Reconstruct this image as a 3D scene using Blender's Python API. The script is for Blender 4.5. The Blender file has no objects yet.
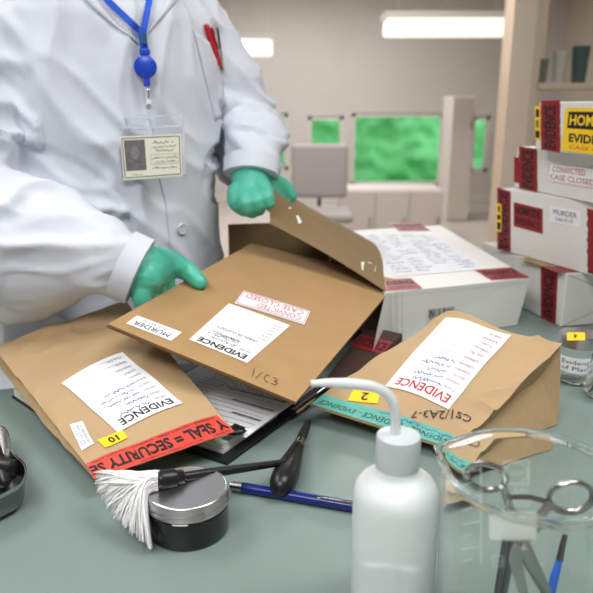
import bpy, bmesh, math, random
from mathutils import Vector, Matrix, noise
from mathutils.bvhtree import BVHTree
SC = bpy.context.scene
COL = SC.collection
V = Vector
rnd = random.Random(7)
# ------------------------------------------------------------------ camera model
FPX, TT, HC = 680.0, 0.90, 0.36
PITCH = math.atan(191.5 / FPX)
CAM = V((0, 0, TT + HC))
FW = V((0, math.cos(PITCH), -math.sin(PITCH)))
UP = V((0, math.sin(PITCH), math.cos(PITCH)))
def ray(px, py):
    return V((1, 0, 0)) * ((px - 296.5) / FPX) + FW - UP * ((py - 296.5) / FPX)
def P(px, py, h=0.0):            # point seen at px,py on the level h above the table top
    d = ray(px, py); t = (TT + h - CAM.z) / d.z
    return CAM + d * t
def PY(px, py, y):               # point seen at px,py at distance y from the camera wall
    d = ray(px, py); return CAM + d * (y / d.y)
def proj(p):
    r = p - CAM; f = r.dot(FW)
    return (296.5 + FPX * r.x / f, 296.5 - FPX * r.dot(UP) / f)
def inv(F, px, py, u=.5, v=.5):
    for _ in range(30):
        x, y = proj(F(u, v)); e = 1e-3
        xu, yu = proj(F(u + e, v)); xv, yv = proj(F(u, v + e))
        a, b, c, d = (xu - x) / e, (xv - x) / e, (yu - y) / e, (yv - y) / e
        det = a * d - b * c
        if abs(det) < 1e-9: break
        rx, ry = px - x, py - y
        du, dv = (d * rx - b * ry) / det, (a * ry - c * rx) / det
        du = max(-.4, min(.4, du)); dv = max(-.4, min(.4, dv))
        u += du; v += dv
        if abs(rx) + abs(ry) < .01: break
    return (u, v)
def quad(p00, p10, p11, p01):
    p00, p10, p11, p01 = map(V, (p00, p10, p11, p01))
    def F(u, v): return p00 * (1 - u) * (1 - v) + p10 * u * (1 - v) + p11 * u * v + p01 * (1 - u) * v
    return F
# ------------------------------------------------------------------ materials
MATS = {}
def srgb(c):
    return tuple((x / 12.92 if x <= .04045 else ((x + .055) / 1.055) ** 2.4) for x in [k / 255 for k in c]) + (1,)
def mat(name, c, rough=.5, metal=0, var=.0, vscale=20, bump=0, bscale=200, dist=.001, emit=0, trans=0, ior=1.45,
        aniso=None, sss=0, spec=.5, coat=0, bdetail=4, alpha=1):
    if name in MATS: return MATS[name]
    m = bpy.data.materials.new(name); m.use_nodes = True
    nt = m.node_tree; b = nt.nodes['Principled BSDF']
    col = srgb(c)
    b.inputs['Base Color'].default_value = col
    b.inputs['Roughness'].default_value = rough; b.inputs['Metallic'].default_value = metal
    b.inputs['IOR'].default_value = ior; b.inputs['Transmission Weight'].default_value = trans
    b.inputs['Specular IOR Level'].default_value = spec; b.inputs['Coat Weight'].default_value = coat
    b.inputs['Alpha'].default_value = alpha
    if sss:
        b.inputs['Subsurface Weight'].default_value = sss; b.inputs['Subsurface Radius'].default_value = (.02, .02, .02)
        b.inputs['Subsurface Scale'].default_value = .5
    if emit:
        b.inputs['Emission Color'].default_value = col; b.inputs['Emission Strength'].default_value = emit
    tc = nt.nodes.new('ShaderNodeTexCoord'); mp = nt.nodes.new('ShaderNodeMapping')
    nt.links.new(tc.outputs['Object'], mp.inputs['Vector'])
    if aniso: mp.inputs['Scale'].default_value = aniso
    if var:
        n = nt.nodes.new('ShaderNodeTexNoise'); n.inputs['Scale'].default_value = vscale; n.inputs['Detail'].default_value = 5
        nt.links.new(mp.outputs[0], n.inputs['Vector'])
        r = nt.nodes.new('ShaderNodeMapRange')
        r.inputs['From Min'].default_value = .3; r.inputs['From Max'].default_value = .7
        r.inputs['To Min'].default_value = 1 - var; r.inputs['To Max'].default_value = 1 + var
        nt.links.new(n.outputs['Fac'], r.inputs['Value'])
        mx = nt.nodes.new('ShaderNodeVectorMath'); mx.operation = 'SCALE'
        mx.inputs[0].default_value = col[:3]; nt.links.new(r.outputs[0], mx.inputs['Scale'])
        nt.links.new(mx.outputs[0], b.inputs['Base Color'])
    if bump:
        n = nt.nodes.new('ShaderNodeTexNoise'); n.inputs['Scale'].default_value = bscale; n.inputs['Detail'].default_value = bdetail
        nt.links.new(mp.outputs[0], n.inputs['Vector'])
        bp = nt.nodes.new('ShaderNodeBump'); bp.inputs['Strength'].default_value = bump; bp.inputs['Distance'].default_value = dist
        nt.links.new(n.outputs['Fac'], bp.inputs['Height']); nt.links.new(bp.outputs[0], b.inputs['Normal'])
    MATS[name] = m
    return m
M_kraft = mat('kraft paper', (174, 147, 110), .7, var=.06, vscale=9, bump=.8, bscale=16, dist=.006)
M_card = mat('brown cardboard', (163, 131, 89), .8, var=.05, vscale=25, bump=.25, bscale=160, dist=.0006)
M_cardin = mat('brown cardboard inside', (130, 108, 74), .8, var=.06, vscale=14, bump=.3, bscale=100, dist=.0008)
M_cardedge = mat('cardboard cut edge', (118, 90, 58), .9, var=.1, vscale=200)
M_white = mat('white cardboard', (220, 220, 216), .55, var=.025, vscale=12, bump=.25, bscale=22, dist=.003)
M_whited = mat('score line in white cardboard', (176, 176, 172), .7)
M_paper = mat('white paper', (232, 234, 238), .6)
M_paperg = mat('pale green page edges', (206, 214, 202), .7, var=.05, vscale=300, aniso=(.2, .2, 8))
M_ink = mat('black ink', (24, 24, 28), .6)
M_inkg = mat('grey ink', (120, 122, 130), .6)
M_inkb = mat('blue ink', (58, 70, 140), .6)
M_inkr = mat('red ink', (176, 52, 58), .6)
M_dred = mat('dark red tape', (138, 28, 38), .4, var=.12, vscale=60)
M_red = mat('red tape', (208, 72, 60), .4, var=.05, vscale=60)
M_yel = mat('yellow sticker', (246, 204, 36), .45)
M_teal = mat('teal tape', (92, 168, 156), .45, var=.08, vscale=70)
M_brtape = mat('brown tape', (158, 128, 80), .35, var=.08)
M_blackpl = mat('black plastic', (20, 20, 22), .35, bump=.1, bscale=300)
M_blackcov = mat('black cover', (22, 22, 24), .5, bump=.3, bscale=500, dist=.0004)
M_steel = mat('steel', (176, 176, 174), .22, 1, var=.05, vscale=30)
M_dsteel = mat('dark steel', (110, 110, 112), .28, 1)
M_alu = mat('brushed aluminium', (206, 206, 208), .3, 1, bump=.05, bscale=400)
M_chrome = mat('chrome', (215, 215, 215), .12, 1)
M_bench = mat('bench laminate', (116, 132, 128), .36, var=.035, vscale=6, bump=.06, bscale=350, dist=.0004, spec=.5)
M_benchb = mat('bench frame', (190, 194, 192), .5)
M_coat = mat('white cotton', (205, 211, 222), .85, bump=.22, bscale=900, dist=.0004, var=.012, vscale=40)
M_seam = mat('stitched seam cotton', (186, 192, 204), .9, bump=.3, bscale=900, dist=.0004)
M_glove = mat('green nitrile', (76, 176, 152), .4, bump=.8, bscale=45, dist=.004, var=.05, vscale=40, bdetail=6)
M_skin = mat('skin', (196, 150, 124), .5, sss=.1)
M_hair = mat('grey hair', (92, 84, 78), .7, bump=.5, bscale=80)
M_trous = mat('navy cloth', (36, 46, 72), .85)
M_shoe = mat('black leather', (20, 18, 18), .4)
M_blue = mat('royal blue plastic', (22, 66, 186), .32)
M_bluer = mat('royal blue ribbon', (32, 82, 200), .7, bump=.4, bscale=700, dist=.0004)
M_penblue = mat('dark blue lacquer', (18, 34, 108), .25)
M_pvc = mat('clear vinyl', (250, 252, 255), .12, trans=.96, ior=1.12)
M_idcard = mat('cream card', (226, 226, 208), .5)
M_photo = mat('grey portrait print', (104, 102, 104), .5, var=.3, vscale=120)
M_glass = mat('clear glass', (252, 255, 253), 0, trans=1, ior=1.36)
M_pe = mat('frosted polyethylene', (240, 247, 248), .32, trans=.34, ior=1.3, sss=.4, spec=.4)
M_pet = mat('translucent tube', (232, 238, 240), .35, trans=.35, ior=1.3)
M_liquid = mat('clear liquid', (245, 250, 250), .05, trans=1, ior=1.33)
M_enamel = mat('white enamel print', (226, 234, 230), .6, alpha=.5)
M_bristle = mat('white glass fibre', (236, 236, 236), .55)
M_bluet = mat('bright blue plastic', (24, 96, 204), .3)
M_redp = mat('red plastic', (190, 26, 40), .3)
M_wall = mat('warm grey wall paint', (200, 195, 190), .9, var=.05, vscale=.8)
M_wallb = mat('beige wall paint', (190, 178, 162), .9, var=.07, vscale=.8)
M_ceil = mat('ceiling paint', (200, 192, 182), .9)
M_floor = mat('pale vinyl floor', (186, 176, 168), .5, var=.05, vscale=2)
M_pinkw = mat('pinkish white laminate', (204, 194, 188), .7)
M_frame = mat('white window frame', (206, 202, 196), .6)
M_leaf = mat('garden foliage', (104, 176, 116), .8, var=.22, vscale=2.2)
M_lamp = mat('lamp diffuser', (255, 250, 240), .5, emit=.85)
M_lampb = mat('panel diffuser', (255, 252, 248), .5, emit=3)
M_pvcw = mat('window pane', (250, 255, 252), .0, trans=1, ior=1.02)
# ------------------------------------------------------------------ object helpers
def link(name, me, parent=None):
    o = bpy.data.objects.new(name, me); COL.objects.link(o)
    if parent is not None: o.parent = parent
    return o
def tag(o, label=None, cat=None, group=None, kind=None):
    if label: o['label'] = label
    if cat: o['category'] = cat
    if group: o['group'] = group
    if kind: o['kind'] = kind
    return o
def thing(name, label, cat, loc=(0, 0, 0), group=None):
    o = link(name, None); o.location = loc
    return tag(o, label, cat, group)
def mesh(name, verts, faces, mats, parent=None, midx=None, smooth=False, autosmooth=None):
    """world-space vertices; local to the parent's origin"""
    off = V(parent_loc(parent)) if parent is not None else V((0, 0, 0))
    me = bpy.data.meshes.new(name)
    me.from_pydata([tuple(V(v) - off) for v in verts], [], faces)
    for m in (mats if isinstance(mats, (list, tuple)) else [mats]): me.materials.append(m)
    if midx: me.polygons.foreach_set('material_index', midx)
    if smooth: me.polygons.foreach_set('use_smooth', [True] * len(me.polygons))
    me.update()
    return link(name, me, parent)
def parent_loc(p):
    l = V((0, 0, 0))
    while p is not None: l = l + p.location; p = p.parent
    return l
def crease(p, f, s_=0):
    q = V((p[0] * f, p[1] * f, s_)); w = V((noise.noise(q * .7 + V((9, 1, 4))), noise.noise(q * .7 + V((2, 8, 1))), 0)) * .8
    return (1 - abs(noise.noise(q + w)) * 2.4) ** 3 if abs(noise.noise(q + w)) < .41 else 0
class MB:
    def __init__(s): s.v = []; s.f = []; s.m = []
    def add(s, vs, fs, mi=0):
        b = len(s.v); s.v += [V(x) for x in vs]; s.f += [tuple(b + i for i in f) for f in fs]; s.m += [mi] * len(fs)
    def box(s, c, sz, rz=0, mi=0, ax=None):
        c = V(c); R = ax or Matrix.Rotation(rz, 3, 'Z'); h = [k / 2 for k in sz]
        vs = [c + R @ V((a * h[0], b * h[1], d * h[2])) for d in (-1, 1) for b in (-1, 1) for a in (-1, 1)]
        s.add(vs, [(0, 2, 3, 1), (4, 5, 7, 6), (0, 1, 5, 4), (2, 6, 7, 3), (0, 4, 6, 2), (1, 3, 7, 5)], mi)
    def hexa(s, b, t, mi=0):
        s.add(list(b) + list(t), [(3, 2, 1, 0), (4, 5, 6, 7), (0, 1, 5, 4), (1, 2, 6, 5), (2, 3, 7, 6), (3, 0, 4, 7)], mi)
    def lathe(s, c, prof, n=32, mi=0, ax=None, cap0=True, cap1=True):
        c = V(c); A = ax or Matrix.Identity(3); vs = []
        for r, z in prof:
            for k in range(n):
                a = 2 * math.pi * k / n; vs.append(c + A @ V((r * math.cos(a), r * math.sin(a), z)))
        fs = []
        for i in range(len(prof) - 1):
            for k in range(n):
                k2 = (k + 1) % n; fs.append((i * n + k, i * n + k2, (i + 1) * n + k2, (i + 1) * n + k))
        if cap0: fs.append(tuple(reversed(range(n))))
        if cap1: fs.append(tuple((len(prof) - 1) * n + k for k in range(n)))
        s.add(vs, fs, mi)
    def tube(s, pts, rad, n=10, mi=0, ref=None, sq=1.0, closed=False, caps=True):
        """pts path, rad scalar/list of r or (ra,rb)"""
        pts = [V(p) for p in pts]; N = len(pts); vs = []; fs = []
        up = V(ref) if ref else V((0, 0, 1)); prev = None
        for i, p in enumerate(pts):
            if closed: d = pts[(i + 1) % N] - pts[i - 1]
            else: d = pts[min(i + 1, N - 1)] - pts[max(i - 1, 0)]
            d.normalize()
            if prev is None or ref:
                x = d.cross(up)
                if x.length < 1e-4: x = d.cross(V((1, 0, 0)))
            else: x = prev - d * prev.dot(d)
            x.normalize(); prev = x.copy(); y = x.cross(d).normalized()
            r = rad[i] if isinstance(rad, list) else rad
            ra, rb = r if isinstance(r, (list, tuple)) else (r, r * sq)
            for k in range(n):
                a = 2 * math.pi * k / n
                vs.append(p + x * (ra * math.cos(a)) + y * (rb * math.sin(a)))
        M = N if closed else N - 1
        for i in range(M):
            j = (i + 1) % N
            for k in range(n):
                k2 = (k + 1) % n; fs.append((i * n + k, i * n + k2, j * n + k2, j * n + k))
        if not closed and caps: fs += [tuple(reversed(range(n))), tuple((N - 1) * n + k for k in range(n))]
        s.add(vs, fs, mi)
    def ball(s, c, r, n=14, mi=0, ax=None):
        c = V(c); rr = V(r) if isinstance(r, (tuple, list, Vector)) else V((r, r, r)); A = ax or Matrix.Identity(3)
        prof = [(math.sin(math.pi * i / n), -math.cos(math.pi * i / n)) for i in range(n + 1)]
        vs = [c + A @ V((0, 0, -rr.z))]; m = n * 2
        for i in range(1, n):
            for k in range(m):
                a = 2 * math.pi * k / m
                vs.append(c + A @ V((rr.x * prof[i][0] * math.cos(a), rr.y * prof[i][0] * math.sin(a), rr.z * prof[i][1])))
        vs.append(c + A @ V((0, 0, rr.z))); L = len(vs) - 1; fs = []
        for k in range(m):
            k2 = (k + 1) % m
            fs.append((0, 1 + k2, 1 + k)); fs.append((L, L - m + k, L - m + k2))
            for i in range(n - 2):
                a = 1 + i * m; fs.append((a + k, a + k2, a + m + k2, a + m + k))
        s.add(vs, fs, mi)
    def capsule(s, pts, rad, n=14):
        """round-ended limb for voxel union"""
        s.tube(pts, rad, n)
        for p, r in ((pts[0], rad[0]), (pts[-1], rad[-1])):
            r = min(r) if isinstance(r, (tuple, list)) else r
            s.ball(p, r * .995, 7)
    def grid(s, F, n, m, mi=0, u0=0, u1=1, v0=0, v1=1, flip=False):
        vs = [F(u0 + (u1 - u0) * i / n, v0 + (v1 - v0) * j / m) for j in range(m + 1) for i in range(n + 1)]
        fs = [(j * (n + 1) + i, j * (n + 1) + i + 1, (j + 1) * (n + 1) + i + 1, (j + 1) * (n + 1) + i) for j in range(m) for i in range(n)]
        if flip: fs = [tuple(reversed(f)) for f in fs]
        s.add(vs, fs, mi)
    def slab(s, F, G, n, m, mi=0, mie=None, mid=None):
        """closed solid between surface F (top) and G (bottom); mid(p, u, v) optional gusset ring point"""
        b = len(s.v)
        s.grid(F, n, m, mi); s.grid(G, n, m, mi, flip=True)
        T = lambda i, j: b + j * (n + 1) + i
        B = lambda i, j: T(i, j) + (n + 1) * (m + 1)
        loop = [(i, 0) for i in range(n)] + [(n, j) for j in range(m)] + [(i, m) for i in range(n, 0, -1)] + [(0, j) for j in range(m, 0, -1)]
        me_ = mi if mie is None else mie; K = len(loop)
        if mid:
            mb = len(s.v)
            for (i, j) in loop: s.v.append(mid(s.v[T(i, j)], s.v[B(i, j)], i / n, j / m))
            for k in range(K):
                a, c = loop[k], loop[(k + 1) % K]
                s.f += [(T(*a), mb + k, mb + (k + 1) % K, T(*c)), (mb + k, B(*a), B(*c), mb + (k + 1) % K)]; s.m += [me_] * 2
        else:
            for k in range(K):
                a, c = loop[k], loop[(k + 1) % K]
                s.f.append((T(*a), B(*a), B(*c), T(*c))); s.m.append(me_)
    def build(s, name, mats, parent=None, smooth=False, bevel=0, angle=40):
        o = mesh(name, s.v, s.f, mats, parent, s.m if isinstance(mats, (list, tuple)) else None, smooth)
        if bevel:
            bv = o.modifiers.new('b', 'BEVEL'); bv.width = bevel; bv.segments = 2; bv.limit_method = 'ANGLE'; bv.angle_limit = math.radians(35)
        if smooth and angle: shade(o, angle)
        return o
def shade(o, ang):
    bm = bmesh.new(); bm.from_mesh(o.data)
    for e in bm.edges:
        if len(e.link_faces) == 2 and e.calc_face_angle(0) > math.radians(ang): e.smooth = False
    bm.to_mesh(o.data); bm.free()
def voxel(mb, size, smooth_it=3, f=.5, disp=None):
    """boolean-like union of the parts into one continuous skin; returns verts, faces"""
    me = bpy.data.meshes.new('t'); me.from_pydata([tuple(v) for v in mb.v], [], mb.f)
    o = link('t', me)
    r = o.modifiers.new('r', 'REMESH'); r.mode = 'VOXEL'; r.voxel_size = size
    if smooth_it:
        q = o.modifiers.new('s', 'SMOOTH'); q.factor = f; q.iterations = smooth_it
    dg = bpy.context.evaluated_depsgraph_get(); e = o.evaluated_get(dg); em = e.to_mesh()
    vs = [v.co.copy() for v in em.vertices]; ns = [v.normal.copy() for v in em.vertices]; fs = [tuple(p.vertices) for p in em.polygons]
    e.to_mesh_clear(); bpy.data.objects.remove(o)
    if disp: vs = [v + n * disp(v, n) for v, n in zip(vs, ns)]
    return vs, fs
def bez(a, b, c, d, n):
    a, b, c, d = map(V, (a, b, c, d))
    return [a * (1 - t) ** 3 + b * 3 * t * (1 - t) ** 2 + c * 3 * t * t * (1 - t) + d * t ** 3 for t in [i / n for i in range(n + 1)]]
def catmull(pts, n=6):
    pts = [V(p) for p in pts]; Q = [pts[0] * 2 - pts[1]] + pts + [pts[-1] * 2 - pts[-2]]; out = []
    for i in range(1, len(Q) - 2):
        for k in range(n):
            t = k / n; p0, p1, p2, p3 = Q[i - 1:i + 3]
            out.append(.5 * ((2 * p1) + (p2 - p0) * t + (2 * p0 - 5 * p1 + 4 * p2 - p3) * t * t + (3 * p1 - p0 - 3 * p2 + p3) * t ** 3))
    return out + [pts[-1]]
# ------------------------------------------------------------------ printed matter
_tc = {}
def text_mesh(s, bold=0.0):
    if (s, bold) in _tc: return _tc[(s, bold)]
    cu = bpy.data.curves.new('t', 'FONT'); cu.body = s; cu.resolution_u = 2; cu.offset = bold
    o = link('t', cu); dg = bpy.context.evaluated_depsgraph_get(); e = o.evaluated_get(dg); me = e.to_mesh()
    vs = [(v.co.x, v.co.y) for v in me.vertices]; fs = [tuple(p.vertices) for p in me.polygons]
    e.to_mesh_clear(); bpy.data.objects.remove(o)
    x0 = min(v[0] for v in vs); x1 = max(v[0] for v in vs); y0 = min(v[1] for v in vs); y1 = max(v[1] for v in vs)
    vs = [((x - x0) / (x1 - x0), (y - y0) / (y1 - y0)) for x, y in vs]
    _tc[(s, bold)] = (vs, fs); return vs, fs
class Decal:
    """a sticker or a print: paper, ink, tape drawn as thin faces in its own x,y frame (W x H), later laid on a surface"""
    def __init__(s, W, H): s.W = W; s.H = H; s.v = []; s.f = []; s.m = []; s.mats = []
    def mi(s, m):
        if m not in s.mats: s.mats.append(m)
        return s.mats.index(m)
    def raw(s, m, vs, fs, layer):
        b = len(s.v); k = s.mi(m); s.v += [(x, y, layer) for x, y in vs]; s.f += [tuple(b + i for i in f) for f in fs]; s.m += [k] * len(fs)
    def rect(s, m, x0=0, y0=0, x1=None, y1=None, layer=0, n=8):
        x1 = s.W if x1 is None else x1; y1 = s.H if y1 is None else y1; vs = []; fs = []
        for j in range(n + 1):
            for i in range(n + 1): vs.append((x0 + (x1 - x0) * i / n, y0 + (y1 - y0) * j / n))
        for j in range(n):
            for i in range(n): a = j * (n + 1) + i; fs.append((a, a + 1, a + n + 2, a + n + 1))
        s.raw(m, vs, fs, layer)
    def rough(s, m, layer=0, n=26, amp=.03, seed=1):      # tape with torn ends
        r = random.Random(seed); L = [r.uniform(0, amp) * s.W for _ in range(n + 1)]; R = [s.W - r.uniform(0, amp) * s.W for _ in range(n + 1)]
        vs = []; fs = []
        for j in range(n + 1):
            for i in range(9): vs.append((L[j] + (R[j] - L[j]) * i / 8, s.H * j / n))
        for j in range(n):
            for i in range(8): a = j * 9 + i; fs.append((a, a + 1, a + 10, a + 9))
        s.raw(m, vs, fs, layer)
    def text(s, m, t, x0, y0, x1, y1, layer=1, bold=.0, rot=0):
        vs, fs = text_mesh(t, bold)
        if rot == 90: vs = [(1 - y, x) for x, y in vs]
        s.raw(m, [(x0 + x * (x1 - x0), y0 + y * (y1 - y0)) for x, y in vs], fs, layer)
    def line(s, m, x0, y0, x1, y1, w, layer=1, n=6):
        dx, dy = x1 - x0, y1 - y0; L = math.hypot(dx, dy); nx, ny = -dy / L * w / 2, dx / L * w / 2; vs = []; fs = []
        for i in range(n + 1):
            t = i / n; vs += [(x0 + dx * t + nx, y0 + dy * t + ny), (x0 + dx * t - nx, y0 + dy * t - ny)]
        for i in range(n): a = 2 * i; fs.append((a, a + 1, a + 3, a + 2))
        s.raw(m, vs, fs, layer)
    def frame(s, m, x0, y0, x1, y1, w, layer=1):
        for a in ((x0, y0, x1, y0), (x1, y0, x1, y1), (x1, y1, x0, y1), (x0, y1, x0, y0)): s.line(m, *a, w, layer)
    def scrib(s, m, x0, y0, x1, h, seed, w, layer=1, k=7):
        r = random.Random(seed); n = max(4, int((x1 - x0) / h * 3)); pts = []
        for i in range(n + 1):
            pts.append((x0 + (x1 - x0) * i / n + r.uniform(-.2, .2) * h, y0 + (r.uniform(.0, 1) if i % 2 else r.uniform(0, .35)) * h))
        for a, b in zip(pts, pts[1:]):
            if r.random() < .13 or abs(a[0] - b[0]) + abs(a[1] - b[1]) < 1e-6: continue
            s.line(m, *a, *b, w, layer, 1)
    def stroke(s, m, pts, w, layer=1):
        for a, b in zip(pts, pts[1:]): s.line(m, *a, *b, w, layer, 1)
    def build(s, name, F, px, parent, off=.0009, label=None, uv=None):
        q = uv or [inv(F, *p) for p in px]
        vs = []
        for x, y, l in s.v:
            a, b = x / s.W, y / s.H
            u = q[0][0] * (1 - a) * (1 - b) + q[1][0] * a * (1 - b) + q[2][0] * a * b + q[3][0] * (1 - a) * b
            v = q[0][1] * (1 - a) * (1 - b) + q[1][1] * a * (1 - b) + q[2][1] * a * b + q[3][1] * (1 - a) * b
            p = F(u, v); e = 2e-3
            n = (F(u + e, v) - F(u - e, v)).cross(F(u, v + e) - F(u, v - e)).normalized()
            if n.dot(CAM - p) < 0: n = -n
            vs.append(p + n * (off + l * .0004))
        o = mesh(name, vs, s.f, s.mats, parent, s.m)
        if label: o['label'] = label
        return o
def evidence_form(word_mat, seed, lines=9, hand=True, W=6., H=9.):
    d = Decal(W, H); d.rect(M_paper, n=36)
    d.text(word_mat, 'EVIDENCE', .5, H - 1.15, W - .7, H - .35, bold=.02)
    r = random.Random(seed); top = H - 1.7
    for i in range(lines):
        y = top - i * (top - .5) / (lines - 1)
        d.line(mat('pale grey rule', (168, 170, 178), .6), .5, y, W - .5, y, .05)
        d.text(M_inkr if word_mat is M_inkr else M_inkg, r.choice(['Case No', 'Item No', 'Date', 'Time', 'Location', 'Offense']), .5, y + .06, .5 + r.uniform(.9, 1.5), y + .26)
    if hand:
        for i in range(5):
            y = top - i * (top - .5) / (lines - 1)
            d.scrib(M_inkb, r.uniform(1.6, 2.3), y + .06, r.uniform(3.8, 5.3), .42, seed * 9 + i, .07)
    return d
def chain_form(seed):         # printed chain-of-custody form, black only
    W, H = 6., 8.; d = Decal(W, H); d.rect(M_paper, n=6)
    d.text(M_ink, 'EVIDENCE', .5, H - 1.0, W - .6, H - .25, bold=.03)
    d.text(M_ink, 'VICTIM', .5, H - 1.6, 1.6, H - 1.3); d.text(M_ink, 'BY PROPERTY', 2.2, H - 2.5, 4.6, H - 2.2)
    for i in range(3): d.scrib(M_ink, 2.1, H - 1.7 - i * .45, 5.2, .35, seed + i, .06)
    d.text(M_ink, 'CHAIN OF CUSTODY', .9, H - 3.6, 5.0, H - 3.2)
    for i in range(6):
        y = H - 4.1 - i * .6; d.line(M_inkg, .4, y, W - .4, y, .04); d.text(M_inkg, 'DATE', .4, y + .05, 1.1, y + .25)
    return d

# ================================================================== ROOM
def struct(name, mb, m, bevel=0): return tag(mb.build(name, m, bevel=bevel), kind='structure')
X0, X1, Y0, Y1, ZC = -4.2, 3.4, -2.6, 9.2, 2.75
b = MB(); b.box(((X0 + X1) / 2, (Y0 + Y1) / 2, -.05), (X1 - X0, Y1 - Y0, .1)); struct('floor', b, M_floor)
b = MB(); b.box(((X0 + X1) / 2, (Y0 + Y1) / 2, ZC + .05), (X1 - X0, Y1 - Y0, .1)); struct('ceiling', b, M_ceil)
b = MB(); b.box((X0 - .05, (Y0 + Y1) / 2, ZC / 2), (.1, Y1 - Y0, ZC)); struct('wall_left', b, M_wall)
b = MB(); b.box((X1 + .05, (Y0 + Y1) / 2, ZC / 2), (.1, Y1 - Y0, ZC)); struct('wall_right', b, M_wallb)
b = MB(); b.box(((X0 + X1) / 2, Y0 - .05, ZC / 2), (X1 - X0, .1, ZC)); struct('wall_front', b, M_wall)
# back wall with window openings, given by their pixels at the wall's distance
def wx(px): return PY(px, 105, Y1).x
def wz(py): return PY(296, py, Y1).z
wins = [(352, 446, 113, 186), (250, 288, 113, 170), (308, 344, 116, 184), (474, 492, 116, 172)]
rects = sorted([(wx(a), wx(b_), wz(d_), wz(c_)) for a, b_, c_, d_ in wins])
b = MB(); xs = X0
for (xa, xb, za, zb) in rects:
    b.box(((xs + xa) / 2, Y1 + .08, ZC / 2), (xa - xs, .16, ZC))
    b.box(((xa + xb) / 2, Y1 + .08, za / 2), (xb - xa, .16, za)); b.box(((xa + xb) / 2, Y1 + .08, (ZC + zb) / 2), (xb - xa, .16, ZC - zb))
    xs = xb
b.box(((xs + X1) / 2, Y1 + .08, ZC / 2), (X1 - xs, .16, ZC)); struct('wall_back', b, M_wall)
for i, (xa, xb, za, zb) in enumerate(rects):
    b = MB(); t = .05
    for c, s_ in ((((xa + xb) / 2, za + t / 2), (xb - xa, t)), (((xa + xb) / 2, zb - t / 2), (xb - xa, t)), ((xa + t / 2, (za + zb) / 2), (t, zb - za)), ((xb - t / 2, (za + zb) / 2), (t, zb - za))):
        b.box((c[0], Y1 + .05, c[1]), (s_[0], .06, s_[1]))
    w = struct('window_%d' % (i + 1), b, M_frame)
    g = MB(); g.box(((xa + xb) / 2, Y1 + .06, (za + zb) / 2), (xb - xa - .08, .006, zb - za - .08)); g.build('window_pane', M_pvcw, w)
b = MB(); b.box(((X0 + X1) / 2, Y1 - .01, .05), (X1 - X0, .02, .1)); struct('baseboard_back', b, M_frame)
# garden outside
g = MB()
def hf(x, z, d): return V((x, Y1 + 3.6 + d + .22 * noise.noise(V((x * 1.6, z * 1.6, d))) + .10 * noise.noise(V((x * 5, z * 5, d))), z))
g.slab(lambda u, v: hf(-4.4 + 9 * u, -.12 + 2.1 * v, 0), lambda u, v: hf(-4.4 + 9 * u, -.12 + 2.1 * v, .9), 150, 40)
tag(g.build('hedge', M_leaf, smooth=True), 'bright green hedge outside the far windows', 'hedge')
b = MB(); b.box((0, Y1 + 4.5, -.15), (14, 8.5, .1)); tag(b.build('lawn', M_leaf), kind='structure')
# pendant lamps, cupboards and desk far away
def pendant(px0, px1, py0, py1, y, label):
    a = PY(px0, (py0 + py1) / 2, y); c = PY(px1, (py0 + py1) / 2, y); ww = c.x - a.x; zc = a.z
    t = thing('pendant_lamp', label, 'lamp', ((a.x + c.x) / 2, y, zc))
    m = MB(); m.box(((a.x + c.x) / 2, y, zc + .09), (ww + .04, .34, .05)); m.build('lamp_housing', M_frame, t)
    m = MB(); m.box(((a.x + c.x) / 2, y, zc), (ww, .30, .13)); m.build('diffuser', M_lamp, t, bevel=.02)
    for sx in (-.4, .4):
        m = MB(); m.tube([((a.x + c.x) / 2 + sx * ww, y, zc + .1), ((a.x + c.x) / 2 + sx * ww, y, ZC)], .003, 6); m.build('suspension_wire', M_frame, t)
pendant(385, 508, 18, 38, 6.2, 'long glowing white lamp hanging above the right half of the far room')
pendant(228, 272, 40, 56, 6.6, 'small glowing white lamp hanging beside the person shoulder')
def cupboard(px0, px1, py0, py1, y, m, nm, lab, cat, dep=.5, doors=2, inset=None):
    a = PY(px0, py1, y); c = PY(px1, py0, y); t = thing(nm, lab, cat, ((a.x + c.x) / 2, y + dep / 2, 0))
    k = MB(); k.box(((a.x + c.x) / 2, y + dep / 2, c.z / 2), (c.x - a.x, dep, c.z)); k.build('cabinet_body', m, t, bevel=.01)
    for i in range(doors):
        w = (c.x - a.x) / doors; cx = a.x + w * (i + .5)
        k = MB(); k.box((cx, y - .01, c.z / 2), (w - .008, .018, c.z - .04)); d = k.build('door', inset or m, t, bevel=.003)
        k = MB(); k.box((cx + w * .35, y - .028, c.z - .3), (.015, .015, .1)); k.build('handle', M_steel, d)
cupboard(446, 476, 96, 215, 7.6, M_pinkw, 'tall_cabinet', 'tall pinkish white cabinet standing right of the widest green window', 'cabinet', doors=1)
cupboard(340, 444, 190, 260, 6.4, M_pinkw, 'low_cabinet', 'low pinkish white cabinet under the widest green window', 'cabinet', doors=3)
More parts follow.
